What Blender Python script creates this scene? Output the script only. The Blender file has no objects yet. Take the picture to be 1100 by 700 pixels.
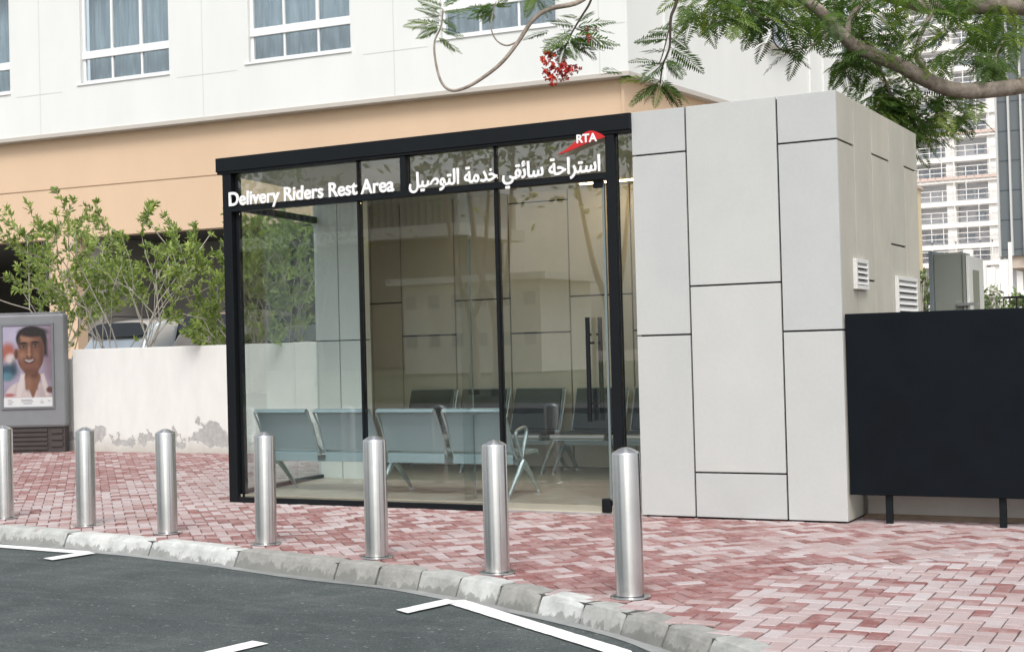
import bpy, bmesh, math, random
from mathutils import Vector, Matrix, noise
R = math.radians
random.seed(11)
C = bpy.context.scene.collection
SC = bpy.context.scene

# ------------------------------------------------------------------ camera, world, sun, exposure
CAM_F, CAM_YAW, CAM_PITCH, CAM_ROLL, CAM_H = 1519.62, R(28.284), R(0.971), R(-1.5074), 1.5
_f = Vector((-math.sin(CAM_YAW)*math.cos(CAM_PITCH), math.cos(CAM_YAW)*math.cos(CAM_PITCH), math.sin(CAM_PITCH)))
_r = Vector((math.cos(CAM_YAW), math.sin(CAM_YAW), 0)); _u = _r.cross(_f)
_c, _s = math.cos(CAM_ROLL), math.sin(CAM_ROLL)
CR = _c*_r + _s*_u; CU = -_s*_r + _c*_u; CF = _f
EYE = Vector((0, 0, CAM_H))
cd = bpy.data.cameras.new('camera'); co = bpy.data.objects.new('camera', cd); C.objects.link(co)
cd.sensor_width = 36; cd.lens = CAM_F/1100*36; cd.clip_start = .1; cd.clip_end = 3000
co.matrix_world = Matrix(((CR.x, CU.x, -CF.x, 0), (CR.y, CU.y, -CF.y, 0), (CR.z, CU.z, -CF.z, CAM_H), (0, 0, 0, 1)))
SC.camera = co

SUN_ELEV, SUN_AZ = R(52), R(152)          # azimuth clockwise from +Y: high, behind the camera and to the right
w = bpy.data.worlds.new('World'); SC.world = w; w.use_nodes = True
nt = w.node_tree; bg = nt.nodes['Background']
sky = nt.nodes.new('ShaderNodeTexSky'); sky.sky_type = 'NISHITA'; sky.sun_disc = False
sky.sun_elevation = SUN_ELEV; sky.sun_rotation = SUN_AZ; sky.dust_density = 3.0; sky.air_density = 1.2
hs = nt.nodes.new('ShaderNodeHueSaturation'); hs.inputs['Saturation'].default_value = .28
nt.links.new(sky.outputs[0], hs.inputs['Color']); nt.links.new(hs.outputs[0], bg.inputs[0])
bg.inputs[1].default_value = .14
sd = bpy.data.lights.new('sun', 'SUN'); so = bpy.data.objects.new('sun', sd); C.objects.link(so)
sd.energy = 1.3; sd.angle = R(22); sd.color = (1, .96, .9)
sv = Vector((math.sin(SUN_AZ)*math.cos(SUN_ELEV), math.cos(SUN_AZ)*math.cos(SUN_ELEV), math.sin(SUN_ELEV)))
so.rotation_euler = sv.to_track_quat('Z', 'Y').to_euler()
SC.view_settings.view_transform = 'Standard'; SC.view_settings.look = 'None'
SC.view_settings.exposure = .63; SC.view_settings.gamma = 1; SC.view_settings.use_curve_mapping = False
SC.cycles.transparent_max_bounces = 24; SC.cycles.max_bounces = 10

# ------------------------------------------------------------------ helpers
def ray(px, py): return CR*((px-550)/CAM_F) - CU*((py-350)/CAM_F) + CF
def at(px, py, d): return EYE + ray(px, py)*d                       # point at axial distance d
def onY(px, py, y): v = ray(px, py); return EYE + v*(y/v.y)
def onZ(px, py, z): v = ray(px, py); return EYE + v*((z-CAM_H)/v.z)

def mat(name, col=(.5, .5, .5), rough=.6, metal=0., spec=.5):
    m = bpy.data.materials.new(name); m.use_nodes = True
    b = m.node_tree.nodes['Principled BSDF']
    b.inputs['Base Color'].default_value = (*col, 1); b.inputs['Roughness'].default_value = rough
    b.inputs['Metallic'].default_value = metal; b.inputs['Specular IOR Level'].default_value = spec
    return m
class NT:
    def __init__(s, m): s.t = m.node_tree; s.b = s.t.nodes['Principled BSDF']
    def n(s, typ, **kw):
        x = s.t.nodes.new(typ)
        for k, v in kw.items():
            if k in ('op',): x.operation = v
            else: setattr(x, k, v)
        return x
    def l(s, a, b): s.t.links.new(a, b)
    def coord(s, scale=(1, 1, 1)):
        g = s.n('ShaderNodeNewGeometry'); mp = s.n('ShaderNodeMapping'); mp.inputs['Scale'].default_value = scale
        s.l(g.outputs['Position'], mp.inputs['Vector']); return mp.outputs[0]
    def noise(s, scale, detail=4, rough=.55, vec=None, dist=0):
        x = s.n('ShaderNodeTexNoise'); x.inputs['Scale'].default_value = scale; x.inputs['Detail'].default_value = detail
        x.inputs['Roughness'].default_value = rough; x.inputs['Distortion'].default_value = dist
        s.l(vec if vec is not None else s.coord(), x.inputs['Vector']); return x.outputs[0]
    def ramp(s, fac, stops, interp='LINEAR'):
        x = s.n('ShaderNodeValToRGB'); x.color_ramp.interpolation = interp
        e = x.color_ramp.elements
        while len(e) < len(stops): e.new(.5)
        for q, (p, c) in zip(e, stops):
            q.position = p; q.color = (*c, 1) if len(c) == 3 else c
        s.l(fac, x.inputs[0]); return x.outputs[0]
    def mix(s, fac, a, b, mode='MIX'):
        x = s.n('ShaderNodeMix'); x.data_type = 'RGBA'; x.blend_type = mode
        for v, i in ((fac, 0), (a, 6), (b, 7)):
            if hasattr(v, 'node'): s.l(v, x.inputs[i])
            elif isinstance(v, (int, float)): x.inputs[i].default_value = v
            else: x.inputs[i].default_value = (*v, 1)
        return x.outputs[2]
    def math(s, op, a, b=0., clamp=False):
        x = s.n('ShaderNodeMath'); x.operation = op; x.use_clamp = clamp
        for v, i in ((a, 0), (b, 1)):
            if hasattr(v, 'node'): s.l(v, x.inputs[i])
            else: x.inputs[i].default_value = v
        return x.outputs[0]
    def attr(s, name):
        x = s.n('ShaderNodeAttribute'); x.attribute_name = name; return x
    def bump(s, h, strength=.3, dist=.01):
        x = s.n('ShaderNodeBump'); x.inputs['Strength'].default_value = strength; x.inputs['Distance'].default_value = dist
        s.l(h, x.inputs['Height']); s.l(x.outputs[0], s.b.inputs['Normal'])

def mottled(name, col, var=.12, scale=6, rough=.7, bump=.1, metal=0, stretch=(1, 1, 1), detail=5):
    m = mat(name, col, rough, metal); k = NT(m)
    n1 = k.noise(scale, detail, .6, k.coord(stretch)); n2 = k.noise(scale*.13, 3)
    a = tuple(c*(1-var) for c in col); b = tuple(min(1, c*(1+var)) for c in col)
    c1 = k.ramp(n1, [(.3, a), (.7, b)])
    c2 = k.mix(.5, c1, k.ramp(n2, [(.3, a), (.7, b)]))
    k.l(c2, k.b.inputs['Base Color'])
    if bump: k.bump(k.noise(scale*6, 4), bump, .004)
    return m

class MB:
    """collects faces; build() links them as one mesh object"""
    def __init__(s): s.v = []; s.f = []; s.a = []; s.mi = []
    def quad(s, p, a=0, mi=0):
        n = len(s.v); s.v += [tuple(q) for q in p]; s.f.append(tuple(range(n, n+len(p)))); s.a.append(a); s.mi.append(mi)
    def box(s, x0, x1, y0, y1, z0, z1, M=None, a=0, mi=0):
        P = [Vector((x, y, z)) for z in (z0, z1) for y in (y0, y1) for x in (x0, x1)]
        if M is not None: P = [M @ p for p in P]
        n = len(s.v); s.v += [tuple(p) for p in P]
        for f in ((0, 2, 3, 1), (4, 5, 7, 6), (0, 1, 5, 4), (2, 6, 7, 3), (0, 4, 6, 2), (1, 3, 7, 5)):
            s.f.append(tuple(n+i for i in f)); s.a.append(a); s.mi.append(mi)
    def prism(s, poly, z0, z1, a=0, mi=0):      # poly: list of (x,y) counter-clockwise
        n = len(poly)
        s.quad([(x, y, z1) for x, y in poly], a, mi); s.quad([(x, y, z0) for x, y in reversed(poly)], a, mi)
        for i in range(n):
            (x0, y0), (x1, y1) = poly[i], poly[(i+1) % n]
            s.quad([(x0, y0, z0), (x1, y1, z0), (x1, y1, z1), (x0, y0, z1)], a, mi)
    def tube(s, pts, rad, seg=8, caps=True, a=0, mi=0):
        pts = [Vector(p) for p in pts]; n = len(pts)
        if not hasattr(rad, '__len__'): rad = [rad]*n
        base = len(s.v); up = None
        for i, p in enumerate(pts):
            t = (pts[min(i+1, n-1)]-pts[max(i-1, 0)]).normalized()
            if up is None:
                up = Vector((0, 0, 1)) if abs(t.z) < .9 else Vector((1, 0, 0))
            x = t.cross(up).normalized(); up = x.cross(t).normalized()
            for k in range(seg):
                an = 2*math.pi*k/seg
                s.v.append(tuple(p + (x*math.cos(an)+up*math.sin(an))*rad[i]))
        for i in range(n-1):
            for k in range(seg):
                k2 = (k+1) % seg
                s.f.append((base+i*seg+k, base+i*seg+k2, base+(i+1)*seg+k2, base+(i+1)*seg+k)); s.a.append(a); s.mi.append(mi)
        if caps:
            s.f.append(tuple(base+k for k in reversed(range(seg)))); s.a.append(a); s.mi.append(mi)
            s.f.append(tuple(base+(n-1)*seg+k for k in range(seg))); s.a.append(a); s.mi.append(mi)
    def lathe(s, prof, cx=0, cy=0, seg=32, a=0):
        base = len(s.v); n = len(prof)
        for r, z in prof:
            for k in range(seg):
                an = 2*math.pi*k/seg; s.v.append((cx+r*math.cos(an), cy+r*math.sin(an), z))
        for i in range(n-1):
            for k in range(seg):
                k2 = (k+1) % seg
                s.f.append((base+i*seg+k, base+i*seg+k2, base+(i+1)*seg+k2, base+(i+1)*seg+k)); s.a.append(a); s.mi.append(0)
        s.f.append(tuple(base+k for k in reversed(range(seg)))); s.a.append(a); s.mi.append(0)
        s.f.append(tuple(base+(n-1)*seg+k for k in range(seg))); s.a.append(a); s.mi.append(0)
    def build(s, name, m, parent=None, bevel=0, smooth=False, attr=False, loc=None):
        me = bpy.data.meshes.new(name); me.from_pydata(s.v, [], s.f)
        for q in (m if isinstance(m, (list, tuple)) else [m]): me.materials.append(q)
        if any(s.mi): me.polygons.foreach_set('material_index', s.mi)
        if attr:
            at_ = me.attributes.new('tone', 'FLOAT', 'FACE'); at_.data.foreach_set('value', [float(x) for x in s.a])
        if smooth: me.shade_smooth() if smooth is True else me.shade_smooth()
        me.update()
        o = bpy.data.objects.new(name, me); C.objects.link(o)
        if parent is not None: o.parent = parent
        if loc is not None: o.location = loc
        if bevel:
            b = o.modifiers.new('bevel', 'BEVEL'); b.width = bevel; b.segments = 2; b.limit_method = 'ANGLE'; b.angle_limit = R(40)
        if smooth == 'auto':
            me.set_sharp_from_angle(angle=R(35))
        return o
def tag(o, label=None, cat=None, group=None, kind=None):
    if label: o['label'] = label
    if cat: o['category'] = cat
    if group: o['group'] = group
    if kind: o['kind'] = kind
    return o
def empty(name, loc=(0, 0, 0), rz=0):
    o = bpy.data.objects.new(name, None); C.objects.link(o); o.location = loc; o.rotation_euler = (0, 0, rz); o.empty_display_size = .2
    return o
def copy_tree(o, parent=None):
    c = o.copy(); C.objects.link(c)
    if parent is not None: c.parent = parent
    for ch in [q for q in bpy.data.objects if q.parent is o]: copy_tree(ch, c)
    return c
def inside(poly, x, y):
    r = False; n = len(poly)
    for i in range(n):
        x0, y0 = poly[i]; x1, y1 = poly[(i+1) % n]
        if (y0 > y) != (y1 > y) and x < (x1-x0)*(y-y0)/(y1-y0)+x0: r = not r
    return r
def smoothstep(a, b, x):
    t = max(0, min(1, (x-a)/(b-a))); return t*t*(3-2*t)
def catmull(P, n=6):
    P = [Vector(p) for p in P]; out = []
    for i in range(len(P)-1):
        p0 = P[max(i-1, 0)]; p1 = P[i]; p2 = P[i+1]; p3 = P[min(i+2, len(P)-1)]
        for k in range(n):
            t = k/n
            out.append(.5*((2*p1)+(p2-p0)*t+(2*p0-5*p1+4*p2-p3)*t*t+(3*p1-p0-3*p2+p3)*t**3))
    out.append(P[-1]); return out

# ------------------------------------------------------------------ materials
M = {}
M['black'] = mottled('black_powder_coat', (.006, .008, .010), .2, 9, .5, .03)
M['black'].node_tree.nodes['Principled BSDF'].inputs['Specular IOR Level'].default_value = .2
M['panel_black'] = mottled('black_sheet', (.004, .0065, .0095), .3, 3, .55, .02)
M['panel_black'].node_tree.nodes['Principled BSDF'].inputs['Specular IOR Level'].default_value = .13
M['white_letter'] = mat('white_acrylic', (.85, .85, .85), .4)
M['red_sign'] = mat('red_acrylic', (.52, .012, .014), .35)
M['alu'] = mat('aluminium', (.62, .63, .64), .35, .9)
M['edge'] = mat('glass_edge', (.17, .215, .22), .3)
M['grey_rubber'] = mat('rubber', (.03, .03, .03), .8)

def glass(name, tint, refl=1.0):
    m = bpy.data.materials.new(name); m.use_nodes = True; t = m.node_tree; t.nodes.clear()
    out = t.nodes.new('ShaderNodeOutputMaterial'); mx = t.nodes.new('ShaderNodeMixShader')
    tr = t.nodes.new('ShaderNodeBsdfTransparent'); tr.inputs[0].default_value = (*tint, 1)
    gl = t.nodes.new('ShaderNodeBsdfGlossy'); gl.inputs['Roughness'].default_value = .01
    lw = t.nodes.new('ShaderNodeLayerWeight'); lw.inputs[0].default_value = .5
    p = t.nodes.new('ShaderNodeMath'); p.operation = 'POWER'; p.inputs[1].default_value = 4.5
    ml = t.nodes.new('ShaderNodeMath'); ml.operation = 'MULTIPLY_ADD'; ml.inputs[1].default_value = .9*refl; ml.inputs[2].default_value = .05*refl
    t.links.new(lw.outputs['Facing'], p.inputs[0]); t.links.new(p.outputs[0], ml.inputs[0]); t.links.new(ml.outputs[0], mx.inputs[0])
    t.links.new(tr.outputs[0], mx.inputs[1]); t.links.new(gl.outputs[0], mx.inputs[2]); t.links.new(mx.outputs[0], out.inputs[0])
    return m
M['glass'] = glass('clear_glass', (.94, .97, .964), 2.0)
M['car_glass'] = glass('dark_car_glass', (.16, .18, .19), 1.3)
M['win_glass'] = glass('window_glass', (.86, .91, .93), 2.4)

def steel():
    m = mat('brushed_steel', (.66, .66, .65), .3, 1); k = NT(m)
    k.b.inputs['Roughness'].default_value = .24; k.b.inputs['Anisotropic Rotation'].default_value = .25
    k.b.inputs['Anisotropic'].default_value = .95
    tg = k.n('ShaderNodeTangent'); tg.direction_type = 'RADIAL'; tg.axis = 'Z'
    k.l(tg.outputs[0], k.b.inputs['Tangent'])
    n2 = k.noise(5, 3); k.l(k.ramp(n2, [(.3, (.60, .60, .59)), (.7, (.68, .68, .67))]), k.b.inputs['Base Color'])
    return m
M['steel'] = steel()

def paver():
    m = mat('clay_pavers', rough=.85); k = NT(m); t = k.attr('tone').outputs['Fac']
    base = k.ramp(t, [(0, (.19, .068, .06)), (.28, (.26, .112, .105)), (.5, (.33, .21, .20)), (.72, (.41, .325, .32)), (1, (.48, .43, .435))])
    worn = k.ramp(k.noise(9, 5, .65), [(.42, (0, 0, 0)), (.72, (1, 1, 1))])
    c = k.mix(k.math('MULTIPLY', worn, .55), base, (.45, .385, .38))
    dirt = k.ramp(k.noise(1.1, 5, .6), [(.5, (0, 0, 0)), (.78, (1, 1, 1))])
    c = k.mix(k.math('MULTIPLY', dirt, .5), c, (.24, .155, .14))
    fine = k.ramp(k.noise(120, 3), [(.3, (.82,)*3), (.7, (1.1,)*3)])
    c = k.mix(1, c, fine, 'MULTIPLY'); k.l(c, k.b.inputs['Base Color']); k.bump(k.noise(160, 4), .35, .003)
    return m
M['paver'] = paver()
def asphalt():
    m = mat('asphalt', rough=.9); k = NT(m)
    big = k.ramp(k.noise(.8, 7, .7, None, .8), [(.30, (.038, .050, .050)), (.5, (.062, .077, .077)), (.72, (.105, .121, .119))])
    st = k.ramp(k.noise(3.5, 6, .7, k.coord((.30, 1.5, 1))), [(.50, (0, 0, 0)), (.72, (1, 1, 1))])
    c = k.mix(k.math('MULTIPLY', st, .38), big, (.17, .178, .175))
    sc_ = k.ramp(k.noise(7, 5, .75, k.coord((.25, 2.2, 1)), .4), [(.68, (0, 0, 0)), (.74, (1, 1, 1))])
    c = k.mix(k.math('MULTIPLY', sc_, .35), c, (.27, .28, .275))
    ag = k.ramp(k.noise(170, 2, .5), [(.35, (.5,)*3), (.58, (1,)*3), (.72, (2.2,)*3)])
    c = k.mix(1, c, ag, 'MULTIPLY')
    co_ = k.ramp(k.noise(48, 3, .75), [(.34, (.72,)*3), (.52, (1,)*3), (.68, (1.35,)*3)]); c = k.mix(1, c, co_, 'MULTIPLY')
    oil = k.ramp(k.noise(.55, 3, .5), [(.62, (0, 0, 0)), (.72, (1, 1, 1))]); c = k.mix(k.math('MULTIPLY', oil, .55), c, (.03, .035, .036))
    sp = k.ramp(k.noise(26, 1, .4), [(.72, (0, 0, 0)), (.75, (1, 1, 1))])
    c = k.mix(k.math('MULTIPLY', sp, .38), c, (.36, .37, .36)); k.l(c, k.b.inputs['Base Color']); k.bump(k.noise(140, 3), .6, .006)
    return m
M['asphalt'] = asphalt()
def kerb_mat():
    m = mat('kerb_concrete', rough=.9); k = NT(m); t = k.attr('tone').outputs['Fac']
    base = k.ramp(t, [(0, (.25, .245, .225)), (.5, (.42, .43, .41)), (1, (.55, .565, .55))])
    n = k.ramp(k.noise(6, 6, .7), [(.35, (.72,)*3), (.6, (1.04,)*3)])
    c = k.mix(1, base, n, 'MULTIPLY')
    g = k.n('ShaderNodeNewGeometry'); sx = k.n('ShaderNodeSeparateXYZ'); k.l(g.outputs['Position'], sx.inputs[0])
    nz = k.noise(16, 6, .72, k.coord((1, 1, .6))); n2 = k.noise(2.2, 3, .6)
    hgt = k.math('ADD', sx.outputs['Z'], k.math('MULTIPLY', k.math('SUBTRACT', k.math('ADD', nz, n2), 1.0), .22))
    st = k.ramp(k.math('ADD', k.math('MULTIPLY', hgt, 6.0), 1.0), [(.46, (1, 1, 1)), (.56, (0, 0, 0))])
    # splash dirt along the foot of the kerb, with the ragged edge of old paint
    c = k.mix(k.math('MULTIPLY', st, .6), c, (.13, .135, .125)); k.l(c, k.b.inputs['Base Color']); k.bump(k.noise(60, 5), .5, .006)
    return m
M['kerb'] = kerb_mat()
def paint():
    m = mat('road_paint', (.8, .8, .79), .7); k = NT(m)
    wn = k.ramp(k.noise(45, 5, .7), [(.30, (.42, .43, .43)), (.42, (.8, .8, .79))]); k.l(wn, k.b.inputs['Base Color']); return m
M['paint'] = paint()
def render_wall():
    m = mat('stained_render', rough=.9); k = NT(m)
    g = k.n('ShaderNodeNewGeometry'); sx = k.n('ShaderNodeSeparateXYZ'); k.l(g.outputs['Position'], sx.inputs[0]); z = sx.outputs['Z']
    base = k.ramp(k.noise(3.5, 6, .6, k.coord((1.4, 1, .5))), [(.3, (.66, .665, .64)), (.7, (.72, .725, .70))])
    edge = k.math('ADD', z, k.math('MULTIPLY', k.math('SUBTRACT', k.noise(1.4, 6, .62), .5), 1.5))
    patch = k.math('MULTIPLY', k.ramp(edge, [(.28, (1, 1, 1)), (.30, (0, 0, 0))]), k.ramp(k.math('ADD', z, k.math('MULTIPLY', k.math('SUBTRACT', k.noise(2.3, 5, .65), .5), .7)), [(.13, (0, 0, 0)), (.15, (1, 1, 1))]))
    patch = k.math('MULTIPLY', patch, k.ramp(k.noise(2.6, 4, .6), [(.38, (0, 0, 0)), (.44, (1, 1, 1))]))
    grey = k.ramp(k.noise(14, 5), [(.3, (.34, .34, .33)), (.7, (.46, .46, .45))])
    drt = k.ramp(k.math('ADD', z, k.math('MULTIPLY', k.noise(6, 5, .7), .25)), [(.16, (.72, .70, .66)), (.42, (1, 1, 1))]); base = k.mix(1, base, drt, 'MULTIPLY')
    c = k.mix(patch, base, grey)
    top = k.math('MULTIPLY', k.ramp(k.math('ADD', z, k.math('MULTIPLY', k.noise(9, 5, .7, k.coord((1, 1, .15))), .3)), [(.0, (0, 0, 0)), (1, (1, 1, 1))]), 0)
    k.l(c, k.b.inputs['Base Color']); k.bump(k.math('ADD', k.noise(50, 4), k.math('MULTIPLY', patch, -2.)), .3, .01)
    return m
M['wall'] = render_wall()
def cladding(name, a, b, grain):
    m = mat(name, rough=.62); k = NT(m); t = k.attr('tone').outputs['Fac']
    n = k.noise(2.2, 6, .62, k.coord((1, 1, .8))); fine = k.noise(30, 5, .6, k.coord((3, 3, .25) if grain else (1, 1, 1)))
    c = k.ramp(n, [(.32, a), (.68, b)])
    c = k.mix(1, c, k.ramp(fine, [(.3, (.97,)*3), (.7, (1.015,)*3)]), 'MULTIPLY')
    c = k.mix(1, c, k.ramp(t, [(0, (.93, .935, .94)), (1, (1.02, 1.015, 1.0))]), 'MULTIPLY')
    k.l(c, k.b.inputs['Base Color']); k.bump(fine, .06, .003); return m
M['clad'] = cladding('fibre_cement_grey', (.472, .492, .485), (.505, .52, .51), False)
M['clad_side'] = cladding('fibre_cement_shaded_beige', (.43, .415, .355), (.51, .49, .42), True)  # warmer and darker than the front: tree shade is put into this beige
M['clad_in'] = cladding('fibre_cement_inside', (.63, .595, .505), (.71, .67, .57), True)
M['gap'] = mat('joint_black', (.015, .015, .015), .9)
M['bld_white'] = mottled('white_facade', (.69, .705, .69), .05, 1.4, .75, .03, 0, (1, 1, .25))
M['bld_peach'] = mottled('peach_facade', (.62, .455, .315), .05, 1.1, .85, .05, 0, (1, 1, .5))
M['bld_ledge'] = mottled('ledge_paint', (.47, .44, .40), .06, 3, .8, .03)
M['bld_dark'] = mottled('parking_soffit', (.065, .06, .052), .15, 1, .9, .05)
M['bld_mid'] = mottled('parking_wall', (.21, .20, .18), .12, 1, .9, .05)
M['win_frame'] = mat('white_window_frame', (.78, .79, .79), .4)
M['reveal'] = mat('window_gasket', (.18, .18, .18), .7)
def curtain():
    m = mat('curtain', (.42, .50, .53), .9); k = NT(m)
    k.l(k.ramp(k.noise(2, 4, .5, k.coord((4, 4, .4))), [(.3, (.27, .33, .38)), (.7, (.50, .555, .585))]), k.b.inputs['Base Color']); return m
M['curtain'] = curtain()
M['floor'] = mottled('screed_floor', (.42, .385, .31), .12, 3, .35, .03)
M['ceil'] = mottled('ceiling_board', (.66, .64, .58), .05, 2, .8, 0)
M['pillar'] = cladding('pale_cladding', (.76, .80, .78), (.80, .83, .81), False)
M['ac'] = mat('white_plastic', (.72, .76, .76), .4)
M['lamp'] = mat('warm_led', (1, .8, .5), .4)
_b = M['lamp'].node_tree.nodes['Principled BSDF']; _b.inputs['Emission Color'].default_value = (1, .72, .38, 1); _b.inputs['Emission Strength'].default_value = 14
def perforated():
    m = mat('perforated_steel', (.42, .52, .56), .42, .45); k = NT(m)
    tc = k.n('ShaderNodeTexCoord'); vo = k.n('ShaderNodeTexVoronoi'); vo.voronoi_dimensions = '2D'; vo.inputs['Scale'].default_value = 110; vo.inputs['Randomness'].default_value = .0
    sp = k.n('ShaderNodeSeparateXYZ'); k.l(tc.outputs['Object'], sp.inputs[0]); cb = k.n('ShaderNodeCombineXYZ')
    k.l(k.math('ADD', sp.outputs['X'], k.math('MULTIPLY', sp.outputs['Z'], 1.0)), cb.inputs['X']); k.l(k.math('SUBTRACT', k.math('ADD', sp.outputs['Z'], sp.outputs['Y']), sp.outputs['X']), cb.inputs['Y'])
    k.l(cb.outputs[0], vo.inputs['Vector'])
    c = k.ramp(vo.outputs['Distance'], [(.20, (.25, .32, .35)), (.34, (.46, .57, .61))])  # pale blue stands in for the tint of the glass in front
    k.l(c, k.b.inputs['Base Color']); return m
M['perf'] = perforated()
M['seat_frame'] = mat('seat_silver', (.52, .60, .63), .3, .7)
M['dark_pad'] = mottled('dark_vinyl_pad', (.028, .036, .048), .2, 8, .45, .05)
M['totem'] = mottled('grey_totem_paint', (.195, .205, .215), .07, 4, .45, .02)
M['totem_base'] = mottled('bronze_louvre', (.050, .042, .040), .2, 5, .55, .03)
M['bark_pale'] = mottled('pale_bark', (.37, .345, .305), .25, 30, .9, .3)
def bark():
    m = mat('tree_bark', rough=.9); k = NT(m)
    n = k.noise(9, 6, .7); c = k.ramp(n, [(.3, (.15, .12, .095)), (.5, (.28, .235, .195)), (.72, (.42, .365, .31))])
    d = k.ramp(k.noise(28, 4, .6), [(.62, (0, 0, 0)), (.68, (1, 1, 1))])
    c = k.mix(k.math('MULTIPLY', d, .6), c, (.11, .075, .06)); k.l(c, k.b.inputs['Base Color']); k.bump(n, .6, .02); return m
M['bark'] = bark()
M['twig_dark'] = mottled('dark_twig', (.06, .045, .035), .25, 20, .9, .2)
def leaf(name, stops, tl=.4, rough=.5):
    m = mat(name, rough=rough); k = NT(m); t = k.attr('tone').outputs['Fac']
    c = k.ramp(t, stops); k.l(c, k.b.inputs['Base Color'])
    tr = k.n('ShaderNodeBsdfTranslucent'); k.l(k.mix(1, c, (1.25, 1.35, .7), 'MULTIPLY'), tr.inputs[0])
    mx = k.n('ShaderNodeMixShader'); mx.inputs[0].default_value = tl
    out = k.t.nodes['Material Output']; k.l(k.b.outputs[0], mx.inputs[1]); k.l(tr.outputs[0], mx.inputs[2]); k.l(mx.outputs[0], out.inputs[0])
    return m
M['leaf_shrub'] = leaf('shrub_leaf', [(0, (.115, .17, .048)), (.5, (.245, .33, .09)), (.85, (.38, .47, .14)), (1, (.48, .52, .21))])
M['leaf_tree'] = leaf('flame_tree_leaf', [(0, (.042, .085, .027)), (.5, (.085, .155, .040)), (.85, (.17, .25, .06)), (1, (.30, .36, .085))], .5)
M['leaf_far'] = leaf('far_leaf', [(0, (.06, .10, .04)), (.6, (.11, .17, .06)), (1, (.22, .28, .10))], .3)
M['petal'] = leaf('red_petal', [(0, (.22, .008, .010)), (.5, (.55, .02, .012)), (1, (.78, .08, .03))], .25)
M['far_white'] = mottled('far_white_concrete', (.86, .845, .82), .04, .2, .8, 0)
M['far_grey'] = mottled('far_block_infill', (.60, .61, .645), .08, .3, .9, 0)
M['far_pink'] = mat('far_netting', (.70, .56, .50), .9)
M['far_blue'] = mottled('far_window', (.34, .38, .44), .2, .5, .3, 0)
M['fin_blue'] = mottled('blue_grey_cladding', (.125, .145, .155), .18, .35, .35, 0, 0, (1, 1, .4))
M['fin_white'] = mat('pale_fin', (.50, .51, .50), .6)
M['beige'] = mottled('beige_band', (.50, .42, .36), .05, .5, .8, 0)
M['cabinet'] = mottled('cabinet_green_grey', (.21, .23, .20), .06, 3, .5, .02)
M['cabinet_white'] = mat('cabinet_side', (.66, .67, .63), .5)
M['plinth'] = mottled('plinth_render', (.42, .40, .37), .12, 5, .9, .2)
M['soil'] = mottled('sandy_soil', (.22, .16, .11), .3, 12, 1, .6)
M['louvre'] = mat('louvre_white', (.66, .66, .64), .45)

# ------------------------------------------------------------------ setting: ground, road, kerb, pavement
KB = [(-26, 10.4), (-20, 10.02), (-15, 9.78), (-12.5, 9.62), (-10.58, 9.40), (-9.02, 9.19), (-7.86, 9.00), (-6.64, 8.70), (-6.15, 8.60), (-5.18, 8.38),
      (-4.41, 8.09), (-4.00, 7.90), (-3.55, 7.68), (-3.01, 7.35), (-2.45, 6.94), (-2.13, 6.67), (-1.6, 6.15), (-1.0, 5.45), (-.4, 4.6), (.1, 3.6), (.45, 2.4), (.6, 1.0), (.6, -6)]
KBs = [(p.x, p.y) for p in catmull([(x, y, 0) for x, y in KB], 6)]
# outward (road side) normal: right of the travel direction
ROADZ = -.13
g = MB(); g.quad([(-900, -900, -.30), (900, -900, -.30), (900, 1400, -.30), (-900, 1400, -.30)])
tag(g.build('ground', mottled('sandy_ground', (.36, .32, .27), .15, .5, 1, 0)), kind='structure')
g = MB()
rp = [(x, y) for x, y in KBs]
rd = [(-60, -9), (1.2, -9)]
n = len(rp)
for i in range(n-1):
    (x0, y0), (x1, y1) = rp[i], rp[i+1]
    g.quad([(x0-.0, -9, ROADZ), (x1, -9, ROADZ), (x1, y1, ROADZ), (x0, y0, ROADZ)])
g.quad([(-60, -9, ROADZ), (-26, -9, ROADZ), (-26, 10.4, ROADZ), (-60, 12.5, ROADZ)])
tag(g.build('road', M['asphalt']), kind='structure')

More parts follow.
